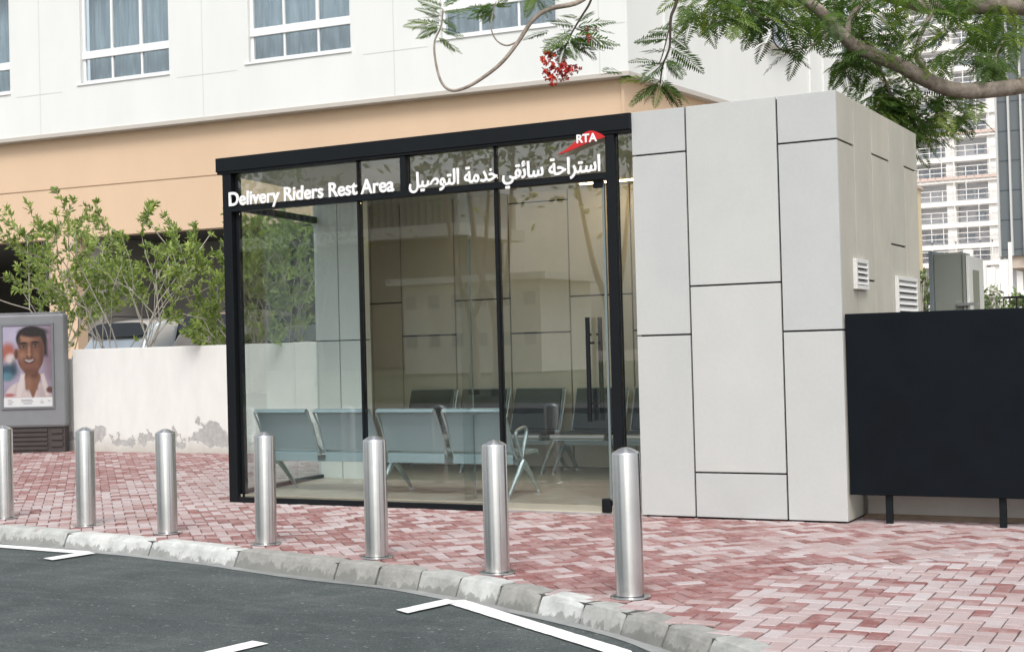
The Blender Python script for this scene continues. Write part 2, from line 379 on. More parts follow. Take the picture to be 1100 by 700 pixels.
# kerb stones
kb = MB(); gut = MB()
pts = [Vector((x, y)) for x, y in KBs]; L = [0]
for i in range(1, len(pts)): L.append(L[-1]+(pts[i]-pts[i-1]).length)
def along(s):
    for i in range(1, len(pts)):
        if L[i] >= s or i == len(pts)-1:
            t = (s-L[i-1])/(L[i]-L[i-1]); p = pts[i-1].lerp(pts[i], t); d = (pts[i]-pts[i-1]).normalized(); return p, Vector((d.y, -d.x)), d
s_at = min(range(len(pts)), key=lambda i: (pts[i]-Vector((-5.95, 8.53))).length); s_sw = L[s_at]
marks = []
s = s_sw
while s > 0: s -= 1.15; marks.append(max(s, 0))
marks = sorted(marks); s = s_sw
while s < L[-1]-.5: marks.append(s); s += .43
PROF = [(-.02, -.14), (-.02, .0), (.0, .006), (.10, .004), (.125, -.006), (.140, -.03), (.175, -.125), (.18, -.14)]
for a, b in zip(marks[:-1], marks[1:]):
    tone = random.choice([.35, .5, .55, .6, .75, .85, .95]) if b < s_sw else random.choice([.15, .4, .45, .7, .8, .9, .95])
    m_ = max(2, int((b-a)/.14)); e = .010; rows = []
    jz = random.uniform(-.005, .004); jn = random.uniform(-.006, .006)
    for i in range(m_+1):
        s = a+e+(b-a-2*e)*i/m_; p, nn, d = along(s)
        sh = .010 if i in (0, m_) else 0
        row = []
        for j, (o_, z_) in enumerate(PROF):
            zz = z_+jz-(sh if 0 < j < 6 else 0); oo = o_+jn-(sh if j > 3 else 0)
            wob = .006*noise.noise(Vector((p.x*7, p.y*7, j*1.7))) if 0 < j < 7 else 0
            row.append((p.x+nn.x*(oo+wob), p.y+nn.y*(oo+wob), zz+wob*.6))
        rows.append(row)
    for i in range(m_):
        for j in range(len(PROF)-1): kb.quad([rows[i][j], rows[i+1][j], rows[i+1][j+1], rows[i][j+1]][::-1], tone)
    kb.quad(rows[0], tone); kb.quad(rows[-1][::-1], tone)
tag(kb.build('kerb', M['kerb'], attr=True), kind='structure')
jm = MB()
for i in range(len(pts)-1):
    p0, n0, _ = along(L[i]); p1, n1, _ = along(L[i+1])
    for (oa, za), (ob, zb) in (((-.01, -.006), (.110, -.012)), ((.110, -.012), (.138, -.14))):
        jm.quad([(p0.x+n0.x*oa, p0.y+n0.y*oa, za), (p1.x+n1.x*oa, p1.y+n1.y*oa, za), (p1.x+n1.x*ob, p1.y+n1.y*ob, zb), (p0.x+n0.x*ob, p0.y+n0.y*ob, zb)][::-1])
    wo = .26+.05*noise.noise(Vector((p0.x*1.3, p0.y, 0))); w1 = .26+.05*noise.noise(Vector((p1.x*1.3, p1.y, 0)))
    gut.quad([(p0.x+n0.x*.16, p0.y+n0.y*.16, ROADZ+.004), (p1.x+n1.x*.16, p1.y+n1.y*.16, ROADZ+.004), (p1.x+n1.x*w1, p1.y+n1.y*w1, ROADZ+.004), (p0.x+n0.x*wo, p0.y+n0.y*wo, ROADZ+.004)][::-1])
tag(jm.build('kerb_mortar', mottled('mortar', (.07, .07, .062), .2, 20, 1, .2)), kind='structure')
tag(gut.build('gutter', mottled('gutter_concrete', (.25, .26, .255), .35, 5, .95, .3)), kind='structure')

# painted bay lines on the road
pl = MB()
def stripe(P, z=ROADZ+.009):
    # long edges subdivided with a little wobble so that the paint edge is not ruler-straight
    a, b, c, d = [Vector((x, y)) for x, y in P]; n_ = max(2, int((b-a).length/.05)); up = []; lo = []
    for i in range(n_+1):
        t = i/n_; p = a.lerp(b, t); q = d.lerp(c, t); v = (q-p).normalized()
        p = p+v*.006*noise.noise(Vector((p.x*25, p.y*25, 1))); q = q+v*.006*noise.noise(Vector((q.x*25, q.y*25, 4)))
        up.append(p); lo.append(q)
    for i in range(n_): pl.quad([(lo[i].x, lo[i].y, z), (lo[i+1].x, lo[i+1].y, z), (up[i+1].x, up[i+1].y, z), (up[i].x, up[i].y, z)])
stripe([(-4.71, 8.00), (-3.08, 6.97), (-3.14, 6.85), (-4.83, 7.90)])
stripe([(-3.08, 6.97), (-.9, 4.0), (-1.0, 3.93), (-3.14, 6.85)])
stripe([(-4.83, 7.97), (-4.93, 7.52), (-4.80, 7.45), (-4.70, 7.90)], ROADZ+.013)
stripe([(-14.5, 9.30), (-8.94, 8.93), (-8.95, 8.80), (-14.5, 9.14)])
stripe([(-8.96, 8.90), (-9.02, 8.47), (-8.86, 8.42), (-8.80, 8.84)], ROADZ+.013)
stripe([(-5.20, 6.43), (-5.32, 5.75), (-5.18, 5.72), (-5.06, 6.40)])
stripe([(-5.32, 5.75), (-3.0, 3.9), (-3.1, 3.8), (-5.36, 5.60)])
tag(pl.build('road_markings', M['paint']), kind='structure')

# paving bricks: herringbone at 45 degrees by the shelter, square to it in the near right corner
FOOT = [(-9.50, 11.70), (-3.25, 11.70), (-3.25, 14.5), (-4.9, 15.3), (-10.4, 15.3)]
AREA = [(x, y) for x, y in KBs if x > -24] + [(6, -6), (6, 12.3), (-3.0, 12.3), (-3.0, 17.5), (-24, 17.5)]
# shift the kerb side a little towards the kerb so that bricks run under its edge
def kerb_side(x, y):        # signed distance to the kerb line, negative on the road side
    best = 1e9; sg = 0
    for i in range(len(pts)-1):
        a = pts[i]; b = pts[i+1]; d = b-a; t = max(0, min(1, ((x-a.x)*d.x+(y-a.y)*d.y)/d.length_squared)); q = a+d*t
        e = (x-q.x)**2+(y-q.y)**2
        if e < best: best = e; sg = d.x*(y-q.y)-d.y*(x-q.x)
    return math.sqrt(best)*(1 if sg > 0 else -1)
_b = [(-3.95, 7.95)]+[tuple(onZ(px, py, 0)[:2]) for px, py in ((740, 650), (803, 625), (895, 606), (958, 608), (1100, 589))]
d_ = (_b[-1][0]-_b[-2][0], _b[-1][1]-_b[-2][1]); _b += [(_b[-1][0]+d_[0]*4, _b[-1][1]+d_[1]*4)]
ZB = [(-4.2, 7.7)] + _b + [(7, 8), (7, -7), (0, -7)]
bk = MB()
def brick(cx, cy, ang, lx, ly, tone, drop=0.):
    h = .005; c_, s_ = math.cos(ang), math.sin(ang)
    dz = random.uniform(-.003, .003)-drop; tx = random.uniform(-.006, .006); ty = random.uniform(-.006, .006)
    def P(x, y, z): return (cx+x*c_-y*s_, cy+x*s_+y*c_, z+dz+x*tx+y*ty)
    gx = lx/2-.0038; gy = ly/2-.0038; b = .006
    o = [P(-gx, -gy, -.012), P(gx, -gy, -.012), P(gx, gy, -.012), P(-gx, gy, -.012)]
    m_ = [P(-gx, -gy, -h), P(gx, -gy, -h), P(gx, gy, -h), P(-gx, gy, -h)]
    i_ = [P(-gx+b, -gy+b, 0), P(gx-b, -gy+b, 0), P(gx-b, gy-b, 0), P(-gx+b, gy-b, 0)]
    n_ = len(bk.v); bk.v += o+m_+i_
    F = [(n_+8, n_+9, n_+10, n_+11)]
    for k in range(4):
        k2 = (k+1) % 4; F += [(n_+k, n_+k2, n_+4+k2, n_+4+k), (n_+4+k, n_+4+k2, n_+8+k2, n_+8+k)]
    bk.f += F; bk.a += [tone]*len(F); bk.mi += [0]*len(F)
def visible(x, y):
    d = Vector((x, y, 0))-EYE; z = d.dot(CF)
    if z < 2: return False
    u_ = d.dot(CR)/z*CAM_F; v_ = -d.dot(CU)/z*CAM_F
    return abs(u_) < 950 and -60 < v_ < 620
def near_edge(x, y):
    for (x0, y0), (x1, y1) in zip(_b[:-1], _b[1:]):
        d = Vector((x1-x0, y1-y0)); t = max(0, min(1, ((x-x0)*d.x+(y-y0)*d.y)/d.length_squared))
        if math.hypot(x-x0-d.x*t, y-y0-d.y*t) < .12: return True
    return False
def lay(zone, ang, ox, oy):
    U = .1; c_, s_ = math.cos(ang), math.sin(ang); N = 260
    for i in range(-N, N):
        for j in range(-N, N):
            k = (i-j) % 4
            if k == 0: lx, ly = 2*U, U; x, y = (i+1)*U, (j+.5)*U
            elif k == 3: lx, ly = U, 2*U; x, y = (i+.5)*U, (j+1)*U
            else: continue
            wx = ox+x*c_-y*s_; wy = oy+x*s_+y*c_
            if not (-24 < wx < 5 and 2 < wy < 17.6) or not visible(wx, wy): continue
            if wx > -3 and wy > 12.15: continue
            if inside(FOOT, wx, wy): continue
            if zone == 'B' and not inside(ZB, wx, wy): continue
            if zone == 'A' and inside(ZB, wx, wy) and not near_edge(wx, wy): continue
            if wy < 11.3 and kerb_side(wx, wy) < -.035: continue
            nz = noise.noise(Vector((wx*.55, wy*.8, 3.1)))*.6+noise.noise(Vector((wx*1.7, wy*1.7, 9.)))*.35
            if zone == 'A':
                p_red = .46+.65*nz+.30*(smoothstep(1.1, .3, min(math.hypot(wx-q[0], wy-q[1]) for q in _b[:4])))-.22*smoothstep(-4.5, -2.6, wx)*smoothstep(9, 10.5, wy)+.22*smoothstep(-10.5, -15, wx)-.25*smoothstep(-7, -9.5, wx)*smoothstep(-14, -11, wx)
                t = random.uniform(.0, .42) if random.random() < p_red else random.uniform(.5, .95)
            else:
                p_red = .20+.4*nz+.28*smoothstep(-2.0, -3.2, wx)
                t = random.uniform(.05, .5) if random.random() < p_red else random.uniform(.62, 1.)
            brick(wx, wy, ang, lx, ly, t, .006 if zone == 'A' and near_edge(wx, wy) else 0.)
lay('A', R(45), -9, 11); lay('B', R(1.5), -2.5, 8)
tag(bk.build('pavement', M['paver'], attr=True), kind='structure')
jb = MB()
P_ = [(x, y) for x, y in KBs]
for i in range(len(P_)-1):
    (x0, y0), (x1, y1) = P_[i], P_[i+1]
    if x1 > x0: jb.quad([(x0, y0, -.010), (x1, y1, -.010), (x1, 17.6, -.010), (x0, 17.6, -.010)])
jb.quad([(.6, -6, -.010), (8, -6, -.010), (8, 17.6, -.010), (.6, 17.6, -.010)])
tag(jb.build('pavement_bedding', mottled('joint_sand', (.075, .055, .05), .3, 14, 1, .2)), kind='structure')
pg = MB(); pg.quad([(-70, 17.62, .64), (-8.0, 17.62, .64), (-8.0, 60, .64), (-70, 60, .64)])
tag(pg.build('parking_ground', mottled('concrete_ground', (.3, .29, .27), .12, 1, .9, .1)), kind='structure')

# ------------------------------------------------------------------ the rest shelter
FY = 11.578; TOP = 3.577; FLZ = .08
kiosk = tag(empty('rest_shelter', (-6.4, FY, 0)), 'glass fronted riders rest shelter with black frame and pale panelled block', 'shelter')
def kb_(mb, name, m, **kw):
    # meshes are written in world coordinates and hung under the thing's empty
    o = mb.build(name, m, kiosk, **kw); o.matrix_parent_inverse = Matrix.Translation((6.4, -FY, 0)); return o
def sub(mb, name, m, parent, **kw):
    o = mb.build(name, m, parent, **kw); return o
LW = lambda y: -9.50-.15*(y-11.6)          # splayed left glass wall
b = MB(); b.prism([(-9.58, 11.60), (-4.93, 11.60), (-4.93, 15.2), (-10.5, 15.2), (-9.80, 13.5)], -.05, FLZ); kb_(b, 'floor_slab', M['floor'])
b = MB(); b.prism([(-9.60, 11.66), (-4.93, 11.66), (-4.93, 15.35), (-10.55, 15.35), (-9.86, 13.5)], 3.40, 3.50); kb_(b, 'ceiling', M['ceil'])
b = MB(); b.prism([(-9.62, 11.70), (-3.15, 11.62), (-3.15, 14.54), (-4.92, 14.54), (-4.92, 15.38), (-10.58, 15.38), (-9.88, 13.5)], 3.503, 3.55); kb_(b, 'roof', M['black'])
# frame
b = MB(); b.box(-9.60, -9.49, 11.55, 11.66, 0, 3.43); b.box(-9.47, -9.43, 11.60, 11.65, .05, 3.43); kb_(b, 'corner_post', M['black'], bevel=.004)
b = MB(); b.box(-9.67, -4.965, 11.53, 11.72, 3.43, 3.575); b.box(-9.66, -4.97, 11.54, 11.70, 3.405, 3.43); kb_(b, 'fascia', M['black'], bevel=.004)
b = MB(); b.prism([(-9.66, 11.72), (-9.50, 11.72), (LW(13.4)+.02, 13.4), (LW(13.4)-.14, 13.4)], 3.43, 3.572); kb_(b, 'side_fascia', M['black'])
b = MB(); b.box(-9.488, -5.22, 11.545, 11.65, 3.008, 3.068); kb_(b, 'transom', M['black'], bevel=.003)
b = MB(); b.box(-7.405, -7.345, 11.55, 11.65, 3.07, 3.404); kb_(b, 'short_mullion', M['black'], bevel=.003)
for x, hw in ((-7.92, .009), (-6.37, .014)):
    b = MB(); b.box(x-hw, x+hw, 11.57, 11.645, .06, 3.006); kb_(b, 'mullion', M['black'])
    b = MB(); b.box(x-.008, x+.008, 11.575, 11.64, 3.07, 3.404); kb_(b, 'seam', M['black'])
b = MB(); b.box(-5.222, -5.135, 11.55, 11.66, .0, 3.404); kb_(b, 'door_post', M['black'], bevel=.004)
b = MB(); b.box(-9.49, -6.40, 11.555, 11.65, .0, .055); kb_(b, 'bottom_rail', M['black'], bevel=.003)
b = MB(); b.box(-6.40, -5.222, 11.57, 11.66, .0, .016); kb_(b, 'threshold', M['alu'])
# front glass
for x0, x1 in ((-9.43, -7.935), (-7.905, -6.392), ):
    b = MB(); b.box(x0, x1, 11.600, 11.610, .056, 3.006); kb_(b, 'glass_pane', M['glass'])
for x0, x1 in ((-9.43, -7.93), (-7.91, -7.41), (-7.34, -6.38), (-6.36, -5.224)):
    b = MB(); b.box(x0, x1, 11.600, 11.610, 3.07, 3.40); kb_(b, 'glass_pane', M['glass'])
b = MB(); b.box(-5.133, -4.975, 11.600, 11.610, .02, 3.40); kb_(b, 'glass_pane', M['glass'])
b = MB(); b.box(-6.806, -6.790, 11.612, 11.80, .09, 3.0); kb_(b, 'glass_fin', M['glass'])
b = MB(); b.box(-6.806, -6.790, 11.802, 11.806, .09, 3.0); kb_(b, 'glass_fin_edge', M['edge'])
# glass door with its fittings
dr = MB(); dr.box(-6.345, -5.285, 11.596, 11.608, .03, 3.0); door = kb_(dr, 'door', M['glass'])
b = MB(); b.box(-5.283, -5.262, 11.59, 11.612, .13, 2.98); sub(b, 'door_edge', M['edge'], door)
for hx in (-5.435, -5.375):
    b = MB(); yy = 11.535 if hx < -5.4 else 11.67
    b.tube([(hx, yy, .84), (hx, yy, 1.775)], .021, 12); hz = (1.0, 1.62)
    for z in hz: b.tube([(hx, yy, z), (hx, 11.60, z)], .010, 8)
    if hx < -5.4: b.tube([(hx, yy, 1.545), (hx+.06, yy, 1.545)], .010, 8)
    sub(b, 'handle', M['black'], door, smooth='auto')
b = MB(); b.box(-5.365, -5.270, 11.575, 11.63, .02, .145); sub(b, 'patch_fitting', M['black'], door, bevel=.012)
b = MB(); b.box(-5.365, -5.270, 11.575, 11.63, 2.94, 3.0); sub(b, 'patch_fitting', M['black'], door, bevel=.006)
# left glass wall, splayed
def lw_box(mb, y0, y1, z0, z1, t0=-.03, t1=.03):
    mb.prism([(LW(y0)+t0, y0), (LW(y0)+t1, y0), (LW(y1)+t1, y1), (LW(y1)+t0, y1)], z0, z1)
b = MB(); lw_box(b, 11.66, 13.39, .06, 3.40, -.005, .005); kb_(b, 'side_glass', M['glass'])
b = MB(); lw_box(b, 11.66, 13.39, 3.03, 3.10); kb_(b, 'side_transom', M['black'])
b = MB(); lw_box(b, 11.66, 13.39, .0, .12, -.04, .04); kb_(b, 'side_bottom_rail', M['black'])
b = MB()
for x0, x1 in ((-9.80, -9.475), (-9.462, -9.12)):
    for z0, z1 in ((FLZ, 1.655), (1.667, 3.40)): b.box(x0, x1, 13.40, 13.52, z0, z1, a=1)
kb_(b, 'pier_panels', M['pillar'], attr=True)
b = MB(); b.box(-9.79, -9.13, 13.415, 13.51, FLZ, 3.40); kb_(b, 'pier_core', M['gap'])
b = MB(); b.prism([(-9.82, 13.53), (-9.70, 13.53), (-10.36, 15.18), (-10.48, 15.18)], FLZ, 3.42, a=.5); kb_(b, 'rear_side_wall', M['clad_in'], attr=True)
# back wall of the room: panels with open black joints
BYW = 15.2
b = MB(); b.box(-10.5, -4.92, BYW+.02, BYW+.10, FLZ, 3.42); kb_(b, 'back_wall_core', M['gap'])
b = MB(); xs = [-10.5, -10.22, -9.76, -8.97, -8.19, -7.38, -6.57, -5.75, -4.92]
hz = [[], [2.14], [], [1.71], [2.13], [3.28, 1.70], [2.12], [1.69], [2.5]]
hz = [[2.14], [2.14], [1.71], [2.13], [3.28, 1.70], [2.12], [1.69], [2.5]]
g_ = .009
for i in range(len(xs)-1):
    zz = [FLZ]+sorted(hz[i])+[3.42]
    for k in range(len(zz)-1): b.box(xs[i]+g_, xs[i+1]-g_, BYW-.012, BYW+.015, zz[k]+g_, zz[k+1]-g_, a=random.random())
kb_(b, 'back_wall_panels', M['clad_in'], attr=True)
b = MB(); b.box(-4.955, -4.90, 11.66, 15.2, FLZ, 3.42, a=.5); kb_(b, 'partition', M['clad_in'], attr=True)
# solid block: core and cladding
b = MB(); b.box(-4.94, -3.155, 11.60, 14.55, -.02, 3.56); kb_(b, 'block_core', M['gap'])
FR = [(-4.965, -4.467, [3.19, 1.595]), (-4.451, -3.646, [2.012, .398]), (-3.630, -3.130, [3.175, 1.595])]
b = MB(); g_ = .0075
for x0, x1, zs in FR:
    zz = [.016]+sorted(zs)+[TOP]
    for k in range(len(zz)-1): b.box(x0, x1, 11.565, 11.595, zz[k]+(g_ if k else 0), zz[k+1]-(g_ if k < len(zz)-2 else 0), a=random.random())
kb_(b, 'front_cladding', M['clad'], attr=True, bevel=.0025)
ys = [11.597, 12.10, 12.72, 13.37, 13.98, 14.56]; zs_ = [[3.175, 1.595], [2.03], [3.175], [2.4], [3.19]]
b = MB(); g_ = .0085
for i in range(5):
    zz = [.016]+sorted(zs_[i])+[TOP]
    for k in range(len(zz)-1): b.box(-3.152, -3.130, ys[i]+(g_ if i else 0), ys[i+1]-g_, zz[k]+(g_ if k else 0), zz[k+1]-(g_ if k < len(zz)-2 else 0), a=random.random())
kb_(b, 'side_cladding', M['clad_side'], attr=True, bevel=.002)
# vents on the block side
def vent(y0, y1, z0, z1, nsl, name):
    b = MB(); t = .035; x0, x1 = -3.1295, -3.095
    b.box(x0, x1, y0, y1, z0, z0+t); b.box(x0, x1, y0, y1, z1-t, z1); b.box(x0, x1, y0, y0+t, z0+t, z1-t); b.box(x0, x1, y1-t, y1, z0+t, z1-t)
    v = kb_(b, name, M['louvre'], bevel=.003)
    b = MB(); b.box(x0, x0+.004, y0+t, y1-t, z0+t, z1-t); sub(b, 'vent_backing', M['gap'], v)
    b = MB(); p = (z1-z0-2*t)/nsl
    for k in range(nsl):
        zc = z0+t+p*k
        b.quad([(x0+.006, y0+t, zc+p*.98), (x1, y0+t, zc+p*.22), (x1, y1-t, zc+p*.22), (x0+.006, y1-t, zc+p*.98)][::-1])
        b.quad([(x0+.006, y0+t, zc+p*.90), (x1, y0+t, zc+p*.12), (x1, y1-t, zc+p*.12), (x0+.006, y1-t, zc+p*.90)])
        b.quad([(x1, y0+t, zc+p*.12), (x1, y1-t, zc+p*.12), (x1, y1-t, zc+p*.22), (x1, y0+t, zc+p*.22)])
    sub(b, 'slats', M['louvre'], v)
vent(11.95, 12.36, 1.94, 2.20, 4, 'vent'); vent(13.45, 14.28, 1.55, 2.10, 8, 'vent')
# warm ceiling strips
for x0, x1, y in ((-8.3, -7.2, 14.2), (-7.0, -5.7, 14.75), (-5.6, -5.05, 13.6)):
    b = MB(); b.box(x0, x1, y, y+.035, 3.385, 3.398); kb_(b, 'ceiling_light', M['lamp'])
b = MB(); b.box(-7.02, -6.94, 13.0, 13.04, 3.22, 3.36); b.box(-6.78, -6.60, 13.0, 13.04, 3.27, 3.37); kb_(b, 'ceiling_sensor', M['ac'])

b = MB(); b.box(-5.5, -4.55, 11.9, 12.5, 3.552, 3.60); b.box(-4.78, -4.52, 11.75, 11.95, 3.578, 3.605); kb_(b, 'roof_flashing', M['black'], bevel=.004)

# lettering
def text_mesh(body, size_off, m, name, x0, x1, base, top_from, height, y0, thick, parent, bold=.0022):
    cu = bpy.data.curves.new('lettering', 'FONT'); cu.body = body; cu.size = 1; cu.offset = size_off; cu.extrude = .02; cu.resolution_u = 6
    cu.materials.append(m); cu.materials.append(m)
    for i, bf in enumerate(cu.body_format): bf.material_index = i % 2
    o = bpy.data.objects.new('lettering', cu); C.objects.link(o); dg = bpy.context.evaluated_depsgraph_get()
    me = bpy.data.meshes.new_from_object(o.evaluated_get(dg)); bpy.data.objects.remove(o); bpy.data.curves.remove(cu)
    xsv = [v.co.x for v in me.vertices]; ysv = [v.co.y for v in me.vertices]; a, c_ = min(xsv), max(xsv); top = max(ysv)
    odd = set()
    for p in me.polygons:
        if p.material_index == 1: odd.update(p.vertices)
    sx = (x1-x0)/(c_-a); sz = height/top
    bm = bmesh.new(); bm.from_mesh(me)
    for v in bm.verts:
        x, y, z = v.co
        v.co = (x0+(x-a)*sx, y0-thick*(.5+z/.04)-(.0015 if v.index in odd else 0), base+y*sz)
    src = bm.verts[:]+bm.edges[:]+bm.faces[:]
    for k_, (dx, dz_) in enumerate(((1, 0), (-1, 0), (0, 1), (0, -1))):
        r_ = bmesh.ops.duplicate(bm, geom=src); bmesh.ops.translate(bm, verts=[q for q in r_['geom'] if isinstance(q, bmesh.types.BMVert)], vec=(dx*bold, -.0003*(k_+1), dz_*bold))
    bm.to_mesh(me); bm.free()
    me.name = name; ob = bpy.data.objects.new(name, me); C.objects.link(ob); ob.parent = parent
    if parent is kiosk: ob.matrix_parent_inverse = Matrix.Translation((6.4, -FY, 0))
    return ob
AR = '\uFE8D\uFEB3\uFE98\uFEAE\uFE8D\uFEA3\uFE94 \uFEB3\uFE8E\uFE8B\uFED8\uFEF2 \uFEA7\uFEAA\uFEE3\uFE94 \uFE8D\uFEDF\uFE98\uFEEE\uFEBB\uFEF4\uFEDE'[::-1]
text_mesh('Delivery Riders Rest Area', .014, M['white_letter'], 'english_lettering', -9.50, -7.465, 3.070, 0, .138, 11.540, .012, kiosk)
text_mesh(AR, .012, M['white_letter'], 'arabic_lettering', -7.29, -5.265, 3.082, 0, .155, 11.540, .012, kiosk)
# red winged emblem with its letters
prof = [(-5.69, 3.262), (-5.60, 3.300), (-5.53, 3.345), (-5.47, 3.392), (-5.43, 3.425), (-5.40, 3.440), (-5.36, 3.450), (-5.32, 3.446), (-5.26, 3.420), (-5.205, 3.378),
        (-5.26, 3.370), (-5.34, 3.352), (-5.42, 3.330), (-5.50, 3.306), (-5.60, 3.278)]
b = MB(); n = len(prof)
b.quad([(x, 11.522, z) for x, z in prof][::-1]); b.quad([(x, 11.545, z) for x, z in prof])
for i in range(n):
    (xa, za), (xb, zb) = prof[i], prof[(i+1) % n]; b.quad([(xa, 11.522, za), (xb, 11.522, zb), (xb, 11.545, zb), (xa, 11.545, za)])
logo = kb_(b, 'emblem', M['red_sign'])
text_mesh('RTA', .014, M['white_letter'], 'emblem_lettering', -5.485, -5.285, 3.350, 0, .072, 11.521, .004, logo)

# ------------------------------------------------------------------ benches
def bench(n, pitch, backless_dark, label):
    """waiting bench, local x along the row, +y is where the sitter faces"""
    root = empty('waiting_bench'); W = n*pitch; x0 = -W/2
    b = MB(); b.box(x0+.05, -x0-.05, .10, .17, .31, .37); b.build('beam', M['seat_frame'], root, bevel=.006)
    for i in range(n):
        xa = x0+i*pitch+.052; xb = x0+(i+1)*pitch-.052
        def sheet(prof, m, name, th=.012, par=root):
            q = MB(); k = len(prof)
            nrm = []
            for j in range(k):
                p0 = Vector(prof[max(j-1, 0)]); p1 = Vector(prof[min(j+1, k-1)]); t = (p1-p0).normalized(); nrm.append(Vector((-t.y, t.x)))
            A = prof; B = [(A[j][0]+nrm[j].x*th, A[j][1]+nrm[j].y*th) for j in range(k)]
            for j in range(k-1):
                q.quad([(xa, *A[j]), (xb, *A[j]), (xb, *A[j+1]), (xa, *A[j+1])])
                q.quad([(xa, *B[j]), (xa, *B[j+1]), (xb, *B[j+1]), (xb, *B[j])])
                q.quad([(xa, *A[j]), (xa, *A[j+1]), (xa, *B[j+1]), (xa, *B[j])]); q.quad([(xb, *A[j]), (xb, *B[j]), (xb, *B[j+1]), (xb, *A[j+1])])
            q.quad([(xa, *A[0]), (xa, *B[0]), (xb, *B[0]), (xb, *A[0])]); q.quad([(xa, *A[-1]), (xb, *A[-1]), (xb, *B[-1]), (xa, *B[-1])])
            return q.build(name, m, par)
        seat = sheet([(-.045, .325), (-.042, .405), (-.03, .418), (.0, .408), (.08, .395), (.2, .40), (.36, .425), (.43, .43), (.465, .415), (.475, .385)], M['perf'], 'seat')
        back = sheet([(-.062, .445), (-.07, .47), (-.105, .58), (-.145, .70), (-.185, .80), (-.205, .845), (-.225, .862), (-.245, .855), (-.252, .835)][::-1] if not backless_dark else [(-.062, .445), (-.075, .50), (-.11, .62), (-.15, .76), (-.185, .87), (-.20, .93), (-.225, .955)][::-1], M['perf'], 'backrest')
        rz_ = .10 if backless_dark else 0; q = MB(); q.tube([(xa-.002, -.232, .848+rz_), (xb+.002, -.232, .848+rz_)], .019, 10); q.build('top_roll', M['seat_frame'], back, smooth='auto')
        for xs_ in (xa-.012, xb+.012):
            q = MB(); q.tube([(xs_, -.235, .84+rz_), (xs_, -.15, .70), (xs_, -.06, .47), (xs_, -.01, .385), (xs_, .12, .36)], .011, 8)
            q.tube([(xs_, -.075, .50), (xs_, .0, .43), (xs_, .2, .41), (xs_, .44, .425)], .009, 8); q.build('side_bracket', M['seat_frame'], root, smooth='auto')
        if backless_dark:
            q = MB(); q.box(xa+.01, xb-.01, .02, .43, .428, .475); q.build('seat_pad', M['dark_pad'], seat, bevel=.018)
            q = MB(); th = math.atan2(.37, .16); Mx = Matrix.Translation((0, -.055, .47)) @ Matrix.Rotation(R(19), 4, 'X')
            q.box(xa+.01, xb-.01, .004, .045, .0, .50, Mx); q.build('back_pad', M['dark_pad'], back, bevel=.015)
            q = MB(); q.tube([(xa-.02, .472, .425), (xb+.02, .472, .425)], .031, 12); q.build('front_roll', M['alu'], seat, smooth='auto')
    ends = sorted({-W/2+.04, W/2-.04, 0.0})
    for xe in ends:
        q = MB()
        q.tube([(xe, .13, .34), (xe, .02, .22), (xe, -.17, .035)], [.034, .028, .018], 8)
        q.tube([(xe, .13, .34), (xe, .26, .22), (xe, .44, .035)], [.034, .028, .018], 8)
        leg = q.build('leg', M['seat_frame'], root, smooth='auto')
        q = MB(); q.lathe([(.0, .0), (.032, .0), (.032, .012), (.012, .018), (.010, .04)], 0, 0, 14)
        f1 = q.build('foot', M['alu'], leg, loc=(xe, -.175, 0)); f2 = f1.copy(); C.objects.link(f2); f2.parent = leg; f2.location = (xe, .445, 0)
        if xe != 0.0 and not backless_dark:
            q = MB(); P = catmull([(xe, .12, .36), (xe, .06, .46), (xe, .0, .58), (xe, .0, .625), (xe, .05, .65), (xe, .17, .668), (xe, .215, .65), (xe, .215, .60), (xe, .15, .46), (xe, .12, .36)], 4)
            q.tube(P, .017, 10); q.build('armrest', M['seat_frame'], root, smooth='auto')
    return root
b1 = bench(4, .765, False, '')
tag(b1, 'perforated steel bench coloured pale blue for the glass tint, with its back to the front glass', 'bench', 'waiting benches in the shelter'); b1.location = (-7.93, 11.99, FLZ)
b2 = bench(3, .74, True, '')
tag(b2, 'dark padded bench against the back wall, behind the pale steel bench', 'bench', 'waiting benches in the shelter')
b2.location = (-8.45, 14.78, FLZ); b2.rotation_euler = (0, 0, math.pi)
b3 = copy_tree(b2); b3.location = (-6.16, 14.78, FLZ); b3['label'] = 'dark padded bench against the back wall, seen through the glass door'

# ------------------------------------------------------------------ bollards
BOL = [(-10.87, 9.74), (-9.58, 9.52), (-8.44, 9.33), (-7.15, 9.04), (-5.86, 8.70), (-4.66, 8.36), (-3.445, 7.81)]
BL = ['steel bollard cut off by the left edge, in front of the advertising totem',
      'steel bollard in front of the joint between grey totem and white wall',
      'steel bollard in front of the damp stain on the white wall',
      'steel bollard in front of the left end of the glass shelter',
      'steel bollard in front of the middle of the pale steel bench',
      'steel bollard in front of the left edge of the glass door',
      'largest steel bollard, nearest the kerb, beside the pale panelled block']
bol = empty('bollard')
q = MB(); q.lathe([(.0, .003), (.122, .003), (.122, .009), (.118, .012), (.0, .012)], seg=40); q.build('base_plate', M['steel'], bol, smooth='auto')
q = MB(); q.lathe([(.086, .016), (.086, .858), (.0845, .864)], seg=48); q.build('post', M['steel'], bol, smooth='auto')
q = MB(); q.lathe([(.0855, .862), (.083, .868), (.062, .880), (.035, .893), (.018, .899), (.0, .900)], seg=48); q.build('cap', M['steel'], bol, smooth='auto')
for i, ((x, y), lb) in enumerate(zip(BOL, BL)):
    o = bol if i == 0 else copy_tree(bol)
    o.location = (x, y, 0); o.rotation_euler = (R(random.uniform(-.5, .5)), R(random.uniform(-.5, .5)), random.uniform(0, 6))
    tag(o, lb, 'bollard', 'steel bollards along the kerb')

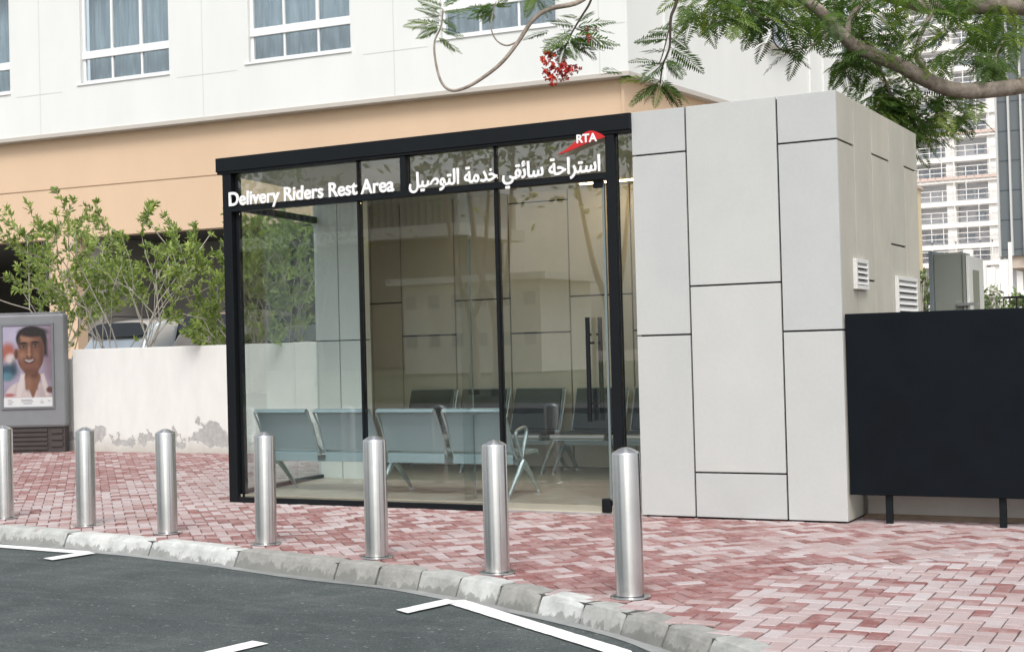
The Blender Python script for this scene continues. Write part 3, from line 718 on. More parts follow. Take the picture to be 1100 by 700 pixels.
# ------------------------------------------------------------------ black screen panel on legs, with plinth wall behind it
r_ = tag(empty('screen_panel', (-2.0, 11.62, 0)), 'large plain black sheet panel on short legs beside the pale block', 'panel')
def child(mb, name, m, root, **kw):
    o = mb.build(name, m, root, **kw); o.matrix_parent_inverse = Matrix.Translation(-root.location); return o
b = MB(); b.box(-3.118, -.2, 11.60, 11.625, .235, 1.725); child(b, 'sheet', M['panel_black'], r_, bevel=.006)
b = MB(); b.box(-3.10, -.22, 11.627, 11.66, .25, .29); b.box(-3.10, -.22, 11.627, 11.66, 1.66, 1.70); child(b, 'rail', M['panel_black'], r_)
for x in (-2.81, -1.92, -1.0):
    b = MB(); b.box(x-.026, x+.026, 11.63, 11.68, .0, .30); child(b, 'leg', M['black'], r_, bevel=.003)
b = MB(); b.box(-3.09, 3.5, 12.05, 12.25, -.02, .34)
tag(b.build('plinth_wall', M['plinth'], bevel=.01), 'low rough rendered plinth wall under the black panel', 'wall')
b = MB()
for i in range(40):
    x0 = -3.1+i*.06; 
    def e(x): return 11.92-.05*noise.noise(Vector((x*4, 1, 0)))-.02*noise.noise(Vector((x*15, 1, 0)))
    b.quad([(x0, e(x0), .004), (x0+.06, e(x0+.06), .004), (x0+.06, 12.06, .035), (x0, 12.06, .035)])
tag(b.build('sand_strip', M['soil']), kind='structure')

# ------------------------------------------------------------------ low white wall and advertising totem
b = MB(); b.box(-17.75, -8.4, 17.40, 17.60, -.02, 1.70); 
tag(b.build('low_wall', M['wall'], bevel=.008), 'low white rendered wall with a peeling damp patch near its foot', 'wall')
b = MB(); b.box(-30, -17.80, 17.55, 17.75, -.02, 1.55)
tag(b.build('low_wall', M['wall'], bevel=.008), 'stretch of low wall hidden behind the grey totem', 'wall')
tr = tag(empty('advertising_totem', (-18.27, 16.95, 0), R(24)), 'grey advertising totem with a portrait poster on a dark louvred base', 'totem')
TW = .60
b = MB(); b.box(-TW, TW, -.02, .22, .42, 2.31); b.build('casing', M['totem'], tr, bevel=.045)
b = MB(); b.box(-TW+.06, TW-.06, .02, .18, 2.31, 2.335); b.build('top_cap', M['totem'], tr, bevel=.01)
b = MB(); b.box(-TW+.03, TW-.03, .03, .20, .0, .42); bs = b.build('base', M['totem_base'], tr)
b = MB()
for k in range(5): b.box(-TW+.04, .28, .005, .035, .05+k*.075, .095+k*.075)
for k in range(3): b.box(.34, TW-.06, .005, .035, .10+k*.11, .17+k*.11)
sub(b, 'louvres', M['totem_base'], bs)
PX0, PX1, PZ0, PZ1 = -.44, .40, .77, 2.12
b = MB(); t = .035
for bx in ((PX0-t, PX1+t, PZ0-t, PZ0), (PX0-t, PX1+t, PZ1, PZ1+t), (PX0-t, PX0, PZ0, PZ1), (PX1, PX1+t, PZ0, PZ1)): b.box(bx[0], bx[1], -.045, -.018, bx[2], bx[3])
b.build('poster_frame', mat('totem_frame', (.16, .17, .185), .4), tr)
# printed portrait: colours of the print held in a fine grid of faces
def S(d, s): return 1-smoothstep(-s, s, d)
def ell(u, v, cx, cy, rx, ry): return math.hypot((u-cx)/rx, (v-cy)/ry)-1
def poster(u, v):       # u 0..1 across, v 0..1 up (portrait area)
    c = Vector((.37, .33, .43)); nz = noise.noise(Vector((u*5, v*5, 2.)))
    def over(col, a):
        nonlocal c; c = c.lerp(Vector(col), max(0, min(1, a)))
    over((.45, .42, .55), S(ell(u, v, .12, .88, .32, .2), .6)); over((.24, .17, .21), S(ell(u, v, .98, .62, .17, .5), .6)*.9)
    over((.40, .13, .10), S(ell(u, v, .10, .63, .15, .13), .45)); over((.60, .52, .52), S(ell(u, v, .15, .54, .10, .07), .5))
    over((.04, .09, .13), S(ell(u, v, .10, .37, .20, .10), .5)); over((.10, .22, .28), S(ell(u, v, .07, .29, .13, .06), .6)); over((.03, .05, .07), S(ell(u, v, .22, .44, .06, .10), .6)*.7)
    c = c*(1+.18*nz)
    # shoulders and open-collared shirt
    sh = S(ell(u, v, .50, -.06, .50, .30), .05); over((.60, .52, .51), sh); over((.42, .35, .36), sh*S(ell(u, v, .88, .05, .2, .2), .6)*.8)
    over((.42, .15, .16), sh*S(ell(u, v, .12, .035, .12, .025), .5)); over((.46, .38, .38), sh*S(abs(u-.22-.4*(v-.05))-.012, .02)*.6)
    # neck
    nk = S(max(abs(u-.575)-.140-.06*(v-.3), v-.46, .015-v), .025); nk2 = S(max(abs(u-.60)-.02-.55*max(0, v), v-.33), .02)
    over((.22, .105, .07), max(nk*S(.10-v, .03), nk2)); over((.11, .05, .035), nk*S(ell(u, v, .60, .335, .19, .075), .45)*.85); over((.30, .155, .105), nk*S(ell(u, v, .52, .20, .06, .10), .8)*.7)
    # collar flaps
    over((.66, .59, .58), S(max(abs(u-.355-.30*(v-.17))-.058+.12*abs(v-.17), abs(v-.17)-.16), .02)); over((.62, .54, .53), S(max(abs(u-.845+.34*(v-.17))-.052+.1*abs(v-.17), abs(v-.17)-.155), .02))
    over((.13, .06, .05), S(ell(u, v, .95, .10, .08, .045), .35))
    # hair, ear, head
    over((.022, .017, .018), S(ell(u, v, .585, .815, .315, .175), .06)); over((.030, .022, .022), S(max(abs(u-.865)-.045, abs(v-.68)-.11), .04))
    over((.16, .068, .045), S(ell(u, v, .275, .605, .048, .075), .2)); over((.09, .04, .03), S(ell(u, v, .285, .60, .02, .045), .5))
    jaw = abs(u-.565+.05*(.5-v))-.262+.40*max(0, .50-v)**1.15
    face = S(max(ell(u, v, .56, .635, .285, .315), jaw), .035)
    over((.20, .092, .060), face)
    over((.40, .215, .145), face*S(ell(u, v, .47, .815, .13, .055), .9)*.75); over((.37, .185, .12), face*S(ell(u, v, .395, .575, .075, .06), .9)*.8); over((.30, .15, .10), face*S(ell(u, v, .70, .575, .06, .05), .9)*.6)
    over((.11, .048, .036), face*S(ell(u, v, .86, .58, .12, .30), .6)*.9); over((.13, .06, .045), face*S(ell(u, v, .565, .365, .17, .045), .6)*.7); over((.15, .07, .05), face*S(ell(u, v, .31, .47, .05, .10), .7)*.6)
    over((.022, .017, .018), S(ell(u, v, .62, .905, .30, .07), .3)); over((.022, .017, .018), face*S(ell(u, v, .315, .79, .045, .075), .6))
    for ex, ey, bw in ((.425, .712, .085), (.665, .722, .088)):
        over((.10, .045, .034), face*S(ell(u, v, ex, ey+.008, bw*1.15, .046), .6)*.85); over((.020, .015, .015), S(ell(u, v, ex, ey+.045-.25*abs(u-ex)**1.5, bw, .013), .35))
        over((.36, .29, .26), S(ell(u, v, ex, ey-.004, .044, .0095), .4)*.6); over((.012, .010, .010), S(ell(u, v, ex+.004, ey-.003, .021, .0135), .3)); over((.02, .013, .012), S(ell(u, v, ex, ey+.010, .056, .006), .5)*.8)
        over((.16, .075, .055), face*S(ell(u, v, ex, ey-.030, .055, .007), .7)*.5)
    over((.40, .22, .15), face*S(ell(u, v, .535, .645, .022, .075), .8)*.85); over((.13, .058, .043), face*S(ell(u, v, .592, .64, .018, .08), .8)*.7); over((.36, .19, .13), face*S(ell(u, v, .535, .592, .04, .022), .7)*.8)
    for nx in (.497, .583): over((.07, .03, .025), face*S(ell(u, v, nx, .572, .018, .009), .5)*.9)
    for sx, k in ((.40, 1), (.68, -1)): over((.13, .06, .045), face*S(abs(u-sx-k*.10*(v-.54))-.006, .014)*S(abs(v-.53)-.05, .02)*.6)
    over((.10, .05, .042), face*S(ell(u, v, .535, .548, .115, .012), .6)*.6)
    sm = .028*((u-.535)/.12)**2
    over((.16, .055, .05), S(ell(u, v-sm, .535, .497, .118, .044), .2)); over((.035, .015, .015), S(ell(u, v-sm, .535, .500, .102, .030), .15)); over((.55, .50, .47), S(max(ell(u, v-sm, .535, .507, .092, .021), v-sm-.528), .10))
    over((.24, .095, .085), S(ell(u, v-sm*.6, .535, .456, .085, .012), .5)*.8); over((.20, .09, .065), face*S(ell(u, v, .54, .41, .07, .025), .8)*.5)
    return c*.74*(1+.07*noise.noise(Vector((u*40, v*60, 5.))))
NU, NV = 84, 130; me = bpy.data.meshes.new('poster'); V = []; F = []; CO = []
FOOTV = .115
for j in range(NV+1):
    for i in range(NU+1):
        u = i/NU; v = j/NV; V.append((PX0+(PX1-PX0)*u, -.030, PZ0+(PZ1-PZ0)*v))
        if v < FOOTV:
            c = Vector((.58, .59, .60))
        else: c = poster(u, (v-FOOTV)/(1-FOOTV))
        CO += [c[0], c[1], c[2], 1]
for j in range(NV):
    for i in range(NU): a = j*(NU+1)+i; F.append((a, a+1, a+NU+2, a+NU+1))
me.from_pydata(V, [], F); ca = me.color_attributes.new('print', 'FLOAT_COLOR', 'POINT'); ca.data.foreach_set('color', CO)
pm = mat('printed_poster', rough=.25); k = NT(pm); k.l(k.attr('print').outputs['Color'], k.b.inputs['Base Color']); me.materials.append(pm)
po = bpy.data.objects.new('poster', me); C.objects.link(po); po.parent = tr
b = MB()
for x0, x1, z in ((.08, .17, .085), (.08, .20, .06), (.08, .17, .035), (.36, .58, .085), (.36, .60, .065), (.40, .58, .04), (.76, .79, .075), (.74, .82, .05), (.90, .95, .07)):
    b.box(PX0+(PX1-PX0)*x0, PX0+(PX1-PX0)*x1, -.0335, -.031, PZ0+(PZ1-PZ0)*(z-.004), PZ0+(PZ1-PZ0)*(z+.004))
sub(b, 'fine_print', mat('print_grey', (.25, .25, .27), .5), po)

# ------------------------------------------------------------------ shrubs behind the low wall
def shrub(cx, cy, z0, rx, h, nst, ncl, seed, label, lean=0., dens=0.):
    rnd = random.Random(seed); root = empty('leafy_shrub', (cx, cy, z0))
    tag(root, label, 'shrub', 'shrubs behind the low wall')
    st = MB(); lf = MB(); tips = []
    def grow(p, d, L_, r, lvl):
        P = [p.copy()]; n = 5
        for k in range(n):
            d = (d+Vector((rnd.gauss(0, .24), rnd.gauss(0, .24), rnd.gauss(.05, .12)))).normalized(); q_ = p+d*(L_/n)
            if (q_.x/rx)**2+max(0, (q_.z-h*.45)/(h*.55))**2 > 1.02*rnd.uniform(.85, 1.12): break
            p = q_; P.append(p.copy())
            if lvl < 3 and k >= 1 and rnd.random() < (.75 if lvl else .6):
                s_ = rnd.choice((-1, 1)); ax_ = d.cross(Vector((rnd.gauss(0, 1), rnd.gauss(0, 1), .3))).normalized()
                d2 = (Matrix.Rotation(s_*R(rnd.uniform(25, 55)), 3, ax_) @ d).normalized()
                grow(p.copy(), d2, L_*rnd.uniform(.45, .7), r*.62, lvl+1)
            if lvl >= 2 or (lvl == 1 and k > 0) or (lvl == 0 and k > 2): tips.append((p.copy(), d.copy()))
        tips.append((p.copy(), d.copy())); 
        if len(P) > 1: st.tube(P, [r*(1-.55*i/n) for i in range(len(P))], 5 if lvl else 6, caps=False)
    for i in range(nst):
        a = rnd.uniform(0, 2*math.pi); o = Vector((math.cos(a)*.18*rx, math.sin(a)*.15, 0))
        d = Vector((math.cos(a)*rx/h*rnd.uniform(.15, .75)+lean, math.sin(a)*.3*rnd.random(), 1)).normalized()
        grow(o, d, h*rnd.uniform(.62, .98), rnd.uniform(.010, .019), 0)
    T = [t for t in tips if t[0].z > h*.12 and abs(t[0].x) < rx*1.15 and t[0].z < h*1.02]; rnd.shuffle(T)
    for p, d in T[:ncl]:
        k = rnd.randint(5, 9); tone0 = rnd.uniform(.1, .75)
        for j in range(k):
            a = rnd.uniform(0, 2*math.pi); side = d.cross(Vector((math.cos(a), math.sin(a), .2))).normalized()
            ld = (d*rnd.uniform(.25, 1.0)+side*rnd.uniform(.4, 1.0)+Vector((0, 0, rnd.uniform(-.25, .3)))).normalized()
            L_ = rnd.uniform(.075, .135); wd = L_*rnd.uniform(.14, .2); q = p+d*rnd.uniform(-.06, .03)
            nn = ld.cross(Vector((rnd.gauss(0, 1), rnd.gauss(0, 1), rnd.gauss(.4, 1)))).normalized(); up = nn.cross(ld)
            t = min(1, max(0, tone0+rnd.gauss(0, .16)+(.25 if rnd.random() < .06 else 0)))
            m1 = q+ld*L_*.5; tip = q+ld*L_-up*L_*.08
            lf.quad([q, m1+nn*wd+up*.006, tip, m1-up*.004], t); lf.quad([q, m1-up*.004, tip, m1-nn*wd+up*.006], t)
    st.build('stems', M['bark_pale'], root, smooth=True); lf.build('foliage', M['leaf_shrub'], root, attr=True)
    return root
shrub(-19.4, 18.5, .75, 1.15, 3.35, 8, 540, 3, 'leafy shrub behind the grey advertising totem, left of the others')
shrub(-18.7, 18.7, .75, .55, 2.6, 5, 200, 8, 'narrow thin shrub rising just right of the grey totem')
shrub(-17.3, 18.4, .75, 1.2, 3.5, 10, 820, 21, 'tallest shrub, over the middle of the white wall and parked cars')
shrub(-15.4, 18.5, .75, .6, 1.6, 6, 280, 5, 'low shrub touching the left post of the glass shelter')
shrub(-14.15, 18.6, .75, 1.15, 3.05, 11, 950, 17, 'bushy shrub seen through the glass at the left end of the shelter')
b = MB(); b.prism([(-24, 17.63), (-9, 17.63), (-9, 19.6), (-24, 19.6)], .45, .78)
tag(b.build('planter_soil', M['soil']), kind='structure')

# ------------------------------------------------------------------ parked cars, tails towards the wall
def car(x, y, z, wd, ht, ln, body_col, label, sedan=False, metal=.6):
    root = tag(empty('parked_car', (x, y, z)), label, 'car', 'cars parked behind the low wall')
    pm_ = mat('car_paint', body_col, .28, metal); pm_.node_tree.nodes['Principled BSDF'].inputs['Coat Weight'].default_value = .6
    hw = wd/2; bz = ht*.56
    # body and cabin as lofted cross-sections along y
    if sedan: ST = [(0, .80, .50), (.12, .86, .62), (.75, .90, .66), (1.5, .90, .98), (2.4, .90, 1.), (3.3, .90, .66), (ln-.3, .86, .54), (ln, .74, .40)]
    else: ST = [(0, .84, .55), (.05, .88, .60), (.42, .90, .96), (1.2, .90, 1.), (2.3, .90, .98), (3.1, .90, .62), (ln-.3, .86, .54), (ln, .74, .40)]
    b = MB(); rows = []
    for yy, wf, hf in ST:
        H_ = ht*hf; h_ = min(bz, H_*.96); w_ = hw*wf/.9; tw = w_*(.76 if H_ > bz*1.15 else .92)
        rows.append([(-w_*.92, yy, .22), (-w_, yy, .42), (-w_, yy, h_*.8), (-w_*.97, yy, h_), (-tw, yy, H_-.05), (-tw*.86, yy, H_), (0, yy, H_+.02), (tw*.86, yy, H_), (tw, yy, H_-.05), (w_*.97, yy, h_), (w_, yy, h_*.8), (w_, yy, .42), (w_*.92, yy, .22)])
    for i in range(len(rows)-1):
        for j in range(12): b.quad([rows[i][j], rows[i][j+1], rows[i+1][j+1], rows[i+1][j]])
        b.quad([rows[i][12], rows[i][0], rows[i+1][0], rows[i+1][12]])
    b.quad(rows[0][::-1]); b.quad(rows[-1])
    body = b.build('body', pm_, root); bm = bmesh.new(); bm.from_mesh(body.data); bmesh.ops.remove_doubles(bm, verts=bm.verts, dist=.001); bmesh.ops.recalc_face_normals(bm, faces=bm.faces); bm.to_mesh(body.data); bm.free()
    body.data.shade_smooth(); sb = body.modifiers.new('sub', 'SUBSURF'); sb.levels = 2; sb.render_levels = 2
    dark = M['car_dark']
    # rear window: wide rounded dark panel on the tailgate
    def at_tail(z_):      # y of the tail surface at height z_
        for (ya, _, ha), (yb, _, hb) in zip(ST[:-1], ST[1:]):
            if ht*ha <= z_ <= ht*hb: return ya+(yb-ya)*(z_-ht*ha)/(ht*(hb-ha)+1e-6)
        return ST[0][0]
    z0, z1 = (ht*.765, ht*.93); y0, y1 = at_tail(z0), at_tail(z1)
    if sedan: z0, z1 = ht*.70, ht*.95; y0, y1 = at_tail(z0), at_tail(z1)
    b = MB(); P = []
    for k in range(28):
        a = 2*math.pi*k/28; ca, sa = math.cos(a), math.sin(a); e_ = .45
        u = math.copysign(abs(ca)**e_, ca); v = math.copysign(abs(sa)**e_, sa)
        t = (v+1)/2; w_ = hw*(.86-.16*t); P.append((u*w_, y0+(y1-y0)*t-.035-.02*(1-u*u), z0+(z1-z0)*t+.02))
    b.quad(P); b.quad([(x_, y_+.04, z_) for x_, y_, z_ in P][::-1])
    for k in range(28): k2 = (k+1) % 28; b.quad([P[k2], P[k], (P[k][0], P[k][1]+.04, P[k][2]), (P[k2][0], P[k2][1]+.04, P[k2][2])])
    b.build('rear_window', dark, root)
    b = MB()
    for sg in (-1, 1):
        zl, zh = bz*1.03, ht*.92; xl, xh = sg*(hw*.975), sg*(hw*.80); yA, yB = (1.0, 3.1) if not sedan else (1.0, 3.2)
        b.quad([(xl+sg*.012, yA-.2, zl), (xl+sg*.012, yB, zl), (xh+sg*.03, yB-.75, zh), (xh+sg*.03, yA+.15, zh)])
    b.build('side_window', dark, root)
    b = MB(); b.box(-.27, .27, -.03, .02, bz*.80, bz*.80+.12); b.build('plate_recess', dark, root, bevel=.01)
    for sg in (-1, 1):
        b = MB(); b.box(sg*hw*.93-.11, sg*hw*.93+.03*sg, -.015, .12, bz*.78, bz*1.0); b.build('tail_light', M['car_red'], root, bevel=.03)
    b = MB(); b.box(-hw*.9, hw*.9, -.07, .1, .30, .52); b.build('bumper', pm_, root, bevel=.05)
    for sg in (-1, 1):
        for yy in (.85, ln-.95):
            b = MB(); b.tube([(sg*(hw-.20), yy, .32), (sg*(hw+.005), yy, .32)], .32, 24); wh = b.build('wheel', M['grey_rubber'], root, smooth='auto')
            b = MB(); b.tube([(sg*(hw-.02), yy, .32), (sg*(hw+.012), yy, .32)], .20, 20); b.build('rim', M['alu'], wh, smooth='auto')
    b = MB()
    if not sedan:
        for sg in (-1, 1): b.tube([(sg*hw*.66, .7, ht+.005), (sg*hw*.66, .8, ht+.05), (sg*hw*.66, 2.1, ht+.05), (sg*hw*.66, 2.2, ht)], .018, 8)
        b.build('roof_rail', M['grey_rubber'], root)
    return root
M['car_dark'] = mat('dark_glass_panel', (.012, .015, .018), .06, 0, .6)
M['car_red'] = mat('tail_lamp_red', (.35, .02, .02), .2)
car(-20.05, 20.6, .64, 1.86, 1.70, 4.5, (.52, .58, .63), 'silver hatchback parked left behind the white wall, dark rear window')
car(-17.95, 20.9, .64, 1.92, 1.80, 4.7, (.20, .18, .165), 'brown grey off-roader parked right of the silver hatchback', metal=.4)
car(-16.05, 20.7, .64, 1.82, 1.50, 4.6, (.62, .64, .65), 'pale saloon seen through the shelter glass, behind the wall', True)
car(-17.6, 26.5, .64, 1.86, 1.68, 4.5, (.03, .035, .04), 'dark car parked deep under the building', metal=.2)

# ------------------------------------------------------------------ hotel building
P0 = Vector((-18.42, 25.19, 0)); BA = R(4.5)
BM = Matrix.Translation(P0) @ Matrix.Rotation(BA, 4, 'Z')          # local: x along the facade, y into the building
hb = empty('hotel_building', P0, BA); tag(hb, 'white upper storey building over a peach coloured open parking level', 'building')
WU0, CORN = -26., 7.35
ZL = 6.87
def wall_holes(mb, u0, u1, z0, z1, holes, dep, y=0.):
    us = sorted({u0, u1, *[h[0] for h in holes], *[h[1] for h in holes]}); zs = sorted({z0, z1, *[h[2] for h in holes], *[h[3] for h in holes]})
    for a, c_ in zip(us[:-1], us[1:]):
        for d, e in zip(zs[:-1], zs[1:]):
            if any(h[0] <= a and c_ <= h[1] and h[2] <= d and e <= h[3] for h in holes): continue
            mb.quad([(a, y, d), (c_, y, d), (c_, y, e), (a, y, e)])
    for h0, h1, hz0, hz1 in holes:
        mb.quad([(h0, y, hz0), (h0, y, hz1), (h0, y+dep, hz1), (h0, y+dep, hz0)][::-1]); mb.quad([(h1, y, hz0), (h1, y, hz1), (h1, y+dep, hz1), (h1, y+dep, hz0)])
        mb.quad([(h0, y, hz0), (h1, y, hz0), (h1, y+dep, hz0), (h0, y+dep, hz0)][::-1]); mb.quad([(h0, y, hz1), (h1, y, hz1), (h1, y+dep, hz1), (h0, y+dep, hz1)])
WIN = [(-11.05, -8.50), (-6.33, -3.76), (-1.58, 1.05), (3.22, 5.85)]
WZ0, WZ1 = 8.08, 10.6
b = MB(); wall_holes(b, WU0, CORN, ZL+.10, 15.5, [(a, c_, WZ0, WZ1) for a, c_ in WIN], .22); b.build('upper_wall', M['bld_white'], hb)
# shallow joints in the render
b = MB()
for u in (-12.2, -7.57, -2.83, 2.1, 6.75): b.box(u-.012, u+.012, -.004, .002, ZL+.10, 15.4)
for u0, u1 in ((-8.3, -6.9), (-3.55, -1.9), (1.35, 2.9), (6.1, 7.3)): b.box(u0, u1, -.004, .002, 7.93, 7.95)
b.build('facade_joints', mat('joint_grey', (.58, .595, .59), .8), hb)
b = MB(); b.box(WU0, CORN+.02, -.03, .26, ZL, ZL+.10); b.build('ledge', M['bld_ledge'], hb, bevel=.01)
b = MB(); wall_holes(b, WU0, CORN-.19, .4, ZL-.002, [(WU0+.5, -7.61, .5, 4.46), (-6.76, 5.6, .5, 4.46)], .35, .22); b.build('lower_wall', M['bld_peach'], hb)
b = MB(); b.box(WU0, CORN-.24, .212, .2205, 5.655, 5.675); b.build('groove', mat('groove_brown', (.30, .20, .13), .9), hb)
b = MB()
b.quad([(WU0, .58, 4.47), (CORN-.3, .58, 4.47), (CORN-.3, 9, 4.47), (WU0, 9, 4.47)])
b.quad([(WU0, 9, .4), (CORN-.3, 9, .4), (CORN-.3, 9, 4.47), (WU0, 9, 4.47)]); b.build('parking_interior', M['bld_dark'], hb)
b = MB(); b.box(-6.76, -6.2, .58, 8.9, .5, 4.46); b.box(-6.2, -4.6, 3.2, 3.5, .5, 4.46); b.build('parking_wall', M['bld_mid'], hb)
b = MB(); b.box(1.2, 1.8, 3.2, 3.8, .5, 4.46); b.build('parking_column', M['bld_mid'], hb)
for a, c_ in WIN:
    f = MB(); y0, y1 = .10, .17; t = .07
    wz = [WZ0, WZ0+.07, 8.66, 8.84, WZ1-.07, WZ1]; p = (c_-a)/3
    f.box(a, c_, y0, y1, WZ0, WZ0+.07); f.box(a, c_, y0-.03, y1, 8.66, 8.84); f.box(a, c_, y0, y1, WZ1-.07, WZ1)
    for k in range(4):
        u = a+p*k; h = .05 if 0 < k < 3 else .07; u0 = u-h/2 if 0 < k < 3 else (u if k == 0 else u-h)
        f.box(u0, u0+h, y0+.004, y1-.004, WZ0+.07, 8.66); f.box(u0-(.02 if k == 2 else 0), u0+h, y0-.010, y1-.004, 8.84, WZ1-.07)
    fr = f.build('window', M['win_frame'], hb, bevel=.006)
    q = MB(); q.box(a-.10, c_+.02, -.03, .10, WZ0-.05, WZ0); q.build('sill', M['win_frame'], fr)
    q = MB(); q.box(a+.02, c_-.02, .135, .141, WZ0+.05, WZ1-.05); q.build('panes', M['win_glass'], fr)
    q = MB(); nn = 90; rr = random.Random(a)
    ph = [rr.uniform(0, 6) for _ in range(4)]
    f_ = lambda u: .42+.045*math.sin(u*17+ph[0]+1.2*math.sin(u*3.1+ph[1]))+.03*math.sin(u*31+ph[2])
    for k in range(nn):
        ua, ub = a-.05+(c_-a+.1)*k/nn, a-.05+(c_-a+.1)*(k+1)/nn
        q.quad([(ua, f_(ua), WZ0-.1), (ub, f_(ub), WZ0-.1), (ub, f_(ub), WZ1+.1), (ua, f_(ua), WZ1+.1)])
    q.build('curtain', M['curtain'], fr, smooth=True)
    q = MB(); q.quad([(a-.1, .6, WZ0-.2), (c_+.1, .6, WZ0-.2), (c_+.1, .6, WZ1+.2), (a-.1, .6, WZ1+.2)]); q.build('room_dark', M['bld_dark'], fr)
# the wing running back from the right corner, turned a little outwards
cw = BM @ Vector((CORN, 0, 0)); WA = R(-5.7)
wing = empty('wing_wall', (CORN, 0, 0), WA-BA+R(90)); wing.parent = hb      # local x runs back along the wing
WH = [(6.6, 8.0, 8.6, 10.6), (11.2, 12.4, 8.9, 10.9), (13.2, 14.2, 9.1, 11.2)]
f2 = MB(); wall_holes(f2, 0, 14.5, ZL+.10, 18, WH, -.2, 0); f2.f = [tuple(reversed(q)) for q in f2.f]; f2.build('wing_face', M['bld_white'], wing)
f2 = MB(); f2.box(-.0, 14.5, .0, .22, ZL, ZL+.098); f2.build('wing_ledge', M['bld_ledge'], wing)
f2 = MB(); f2.box(.14, 14.4, .20, .26, .4, ZL-.002); f2.build('wing_lower_face', M['bld_peach'], wing)
f2 = MB()
for a, c_, d, e in WH: f2.quad([(a, .14, d), (c_, .14, d), (c_, .14, e), (a, .14, e)])
f2.build('wing_window', M['far_blue'], wing)
pipe_m = mat('pipe_white', (.66, .67, .66), .6)
for a in (1.55, 9.4, 10.3, 12.8):
    f2 = MB(); f2.box(a-.04, a+.04, -.06, -.001, ZL+.12, 17.8); f2.build('downpipe', pipe_m, wing)
wing.matrix_parent_inverse = Matrix.Identity(4)
b = MB(); b.box(WU0, CORN, .3, 9, 15.5, 15.6); b.build('roof', M['bld_white'], hb)

# ------------------------------------------------------------------ utility cabinet behind the black panel
cb = tag(empty('utility_cabinet', (-3.35, 17, 0)), 'grey green steel utility cabinet with an open pale door behind the black panel', 'cabinet')
b = MB(); b.box(-3.50, -3.17, 17.0, 17.45, .9, 2.50); child(b, 'body', M['cabinet'], cb, bevel=.012)
b = MB(); b.box(-3.55, -3.50, 16.98, 17.45, .9, 2.53); child(b, 'corner_trim', mat('cabinet_trim', (.17, .20, .21), .5), cb, bevel=.005)
b = MB(); b.box(-3.165, -3.135, 16.98, 17.3, .9, 2.49); child(b, 'edge', M['cabinet'], cb)
b = MB(); b.box(-3.13, -3.10, 17.0, 17.95, .9, 2.46); ds = child(b, 'door', M['cabinet_white'], cb, bevel=.005)
b = MB(); b.box(-3.098, -3.09, 17.25, 17.6, 1.75, 2.3); sub(b, 'door_pocket', mat('pocket_green', (.22, .24, .18), .7), ds)
b = MB(); b.box(-3.24, -3.0, 16.96, 17.0, 1.875, 1.91); child(b, 'latch_bar', M['alu'], cb)
b = MB(); b.box(-3.6, -2.9, 16.95, 17.9, 0, .9); child(b, 'plinth', M['plinth'], cb)

# ------------------------------------------------------------------ far background on the right
FYD = 150.
def fp(px, py, y=FYD): return onY(px, py, y)
ct = tag(empty('unfinished_building', (-10, FYD, 0)), 'unfinished white concrete frame tower with open floors and railings', 'building')
xL, xR = fp(925, 200).x, fp(1180, 200).x
slz = [fp(1030, py).z for py in (281, 262, 239, 215.5, 190.5, 168, 142.5, 118.5, 95, 71, 47, 23, -2, -26)]
b = MB()
for z in slz: b.box(xL, xR, FYD, FYD+4, z-.5, z); 
child(b, 'floor_slabs', M['far_white'], ct)
b = MB(); xc = [fp(px, 200).x for px in (935, 978, 1021, 1066, 1110, 1150)]
for x in xc: b.box(x-.45, x+.45, FYD+.25, FYD+1.6, 0, slz[-1])
child(b, 'columns', M['far_white'], ct)
b = MB(); b.box(xL+.2, xR-.2, FYD+1.7, FYD+13.5, .1, slz[-1]-.2); child(b, 'infill_walls', M['far_grey'], ct)
b = MB(); rr = random.Random(4)
for i in range(len(slz)-1):
    for x0, x1 in zip(xc[:-1], xc[1:]):
        for fr_ in (.08, .62):
            if rr.random() < .6: b = MB(); xa = x0+.9+(x1-x0-2)*fr_; b.box(xa, xa+.9, FYD+1.6, FYD+1.69, slz[i]+.4, slz[i]+1.1); child(b, 'opening', M['far_blue'], ct)
b = MB()
for i, z in enumerate(slz[:-1]):
    for dz in (.55, 1.1): b.box(xL, xR, FYD-.08, FYD-.0, z+dz-.035, z+dz+.035)
    x = xL
    while x < xR: b.box(x-.035, x+.035, FYD-.06, FYD, z, z+(1.1 if rr.random() < .6 else 2.1)); x += 1.2
child(b, 'railings', M['far_white'], ct)
for i in (4, 6):
    x = xL; b = MB()
    while x < xR: b.box(x, x+.7, FYD-.12, FYD-.04, slz[i]-.2, slz[i]+.12); x += .78
    child(b, 'safety_netting', M['far_pink'], ct)
b = MB(); z2 = slz[0]
for x in [xL+i*2.6 for i in range(14)]: b.box(x-.3, x+.3, FYD+1, FYD+1.8, 0, z2-.7)
child(b, 'ground_columns', M['far_white'], ct)

FD = 95.
bt = tag(empty('dark_tower', (5, FD, 0)), 'blue grey building with pale vertical fins at the right edge', 'building')
x0 = fp(1071, 200, FD).x; zt = fp(1090, -160, FD).z; zb = fp(1085, 275, FD).z; zc = fp(1085, 288, FD).z
b = MB(); b.box(x0, x0+26, FD, FD+20, zb, zt); child(b, 'facade', M['fin_blue'], bt)
b = MB()
for i in range(22): xx = x0+.1+i*.76*(1 if i else 1); b.box(xx-.06, xx+.06, FD-.3, FD-.002, zb, zt)
child(b, 'fins', M['fin_white'], bt)
b = MB()
for i in range(9): b.box(x0, x0+26, FD-.02, FD-.004, zb+1.9*i+.4, zb+1.9*i+.46)
child(b, 'panel_joints', mat('joint_blue', (.06, .08, .10), .6), bt)
b = MB(); b.box(x0+.5, x0+26, FD+.2, FD+20, zc, zb-.004); child(b, 'beige_band', M['beige'], bt)
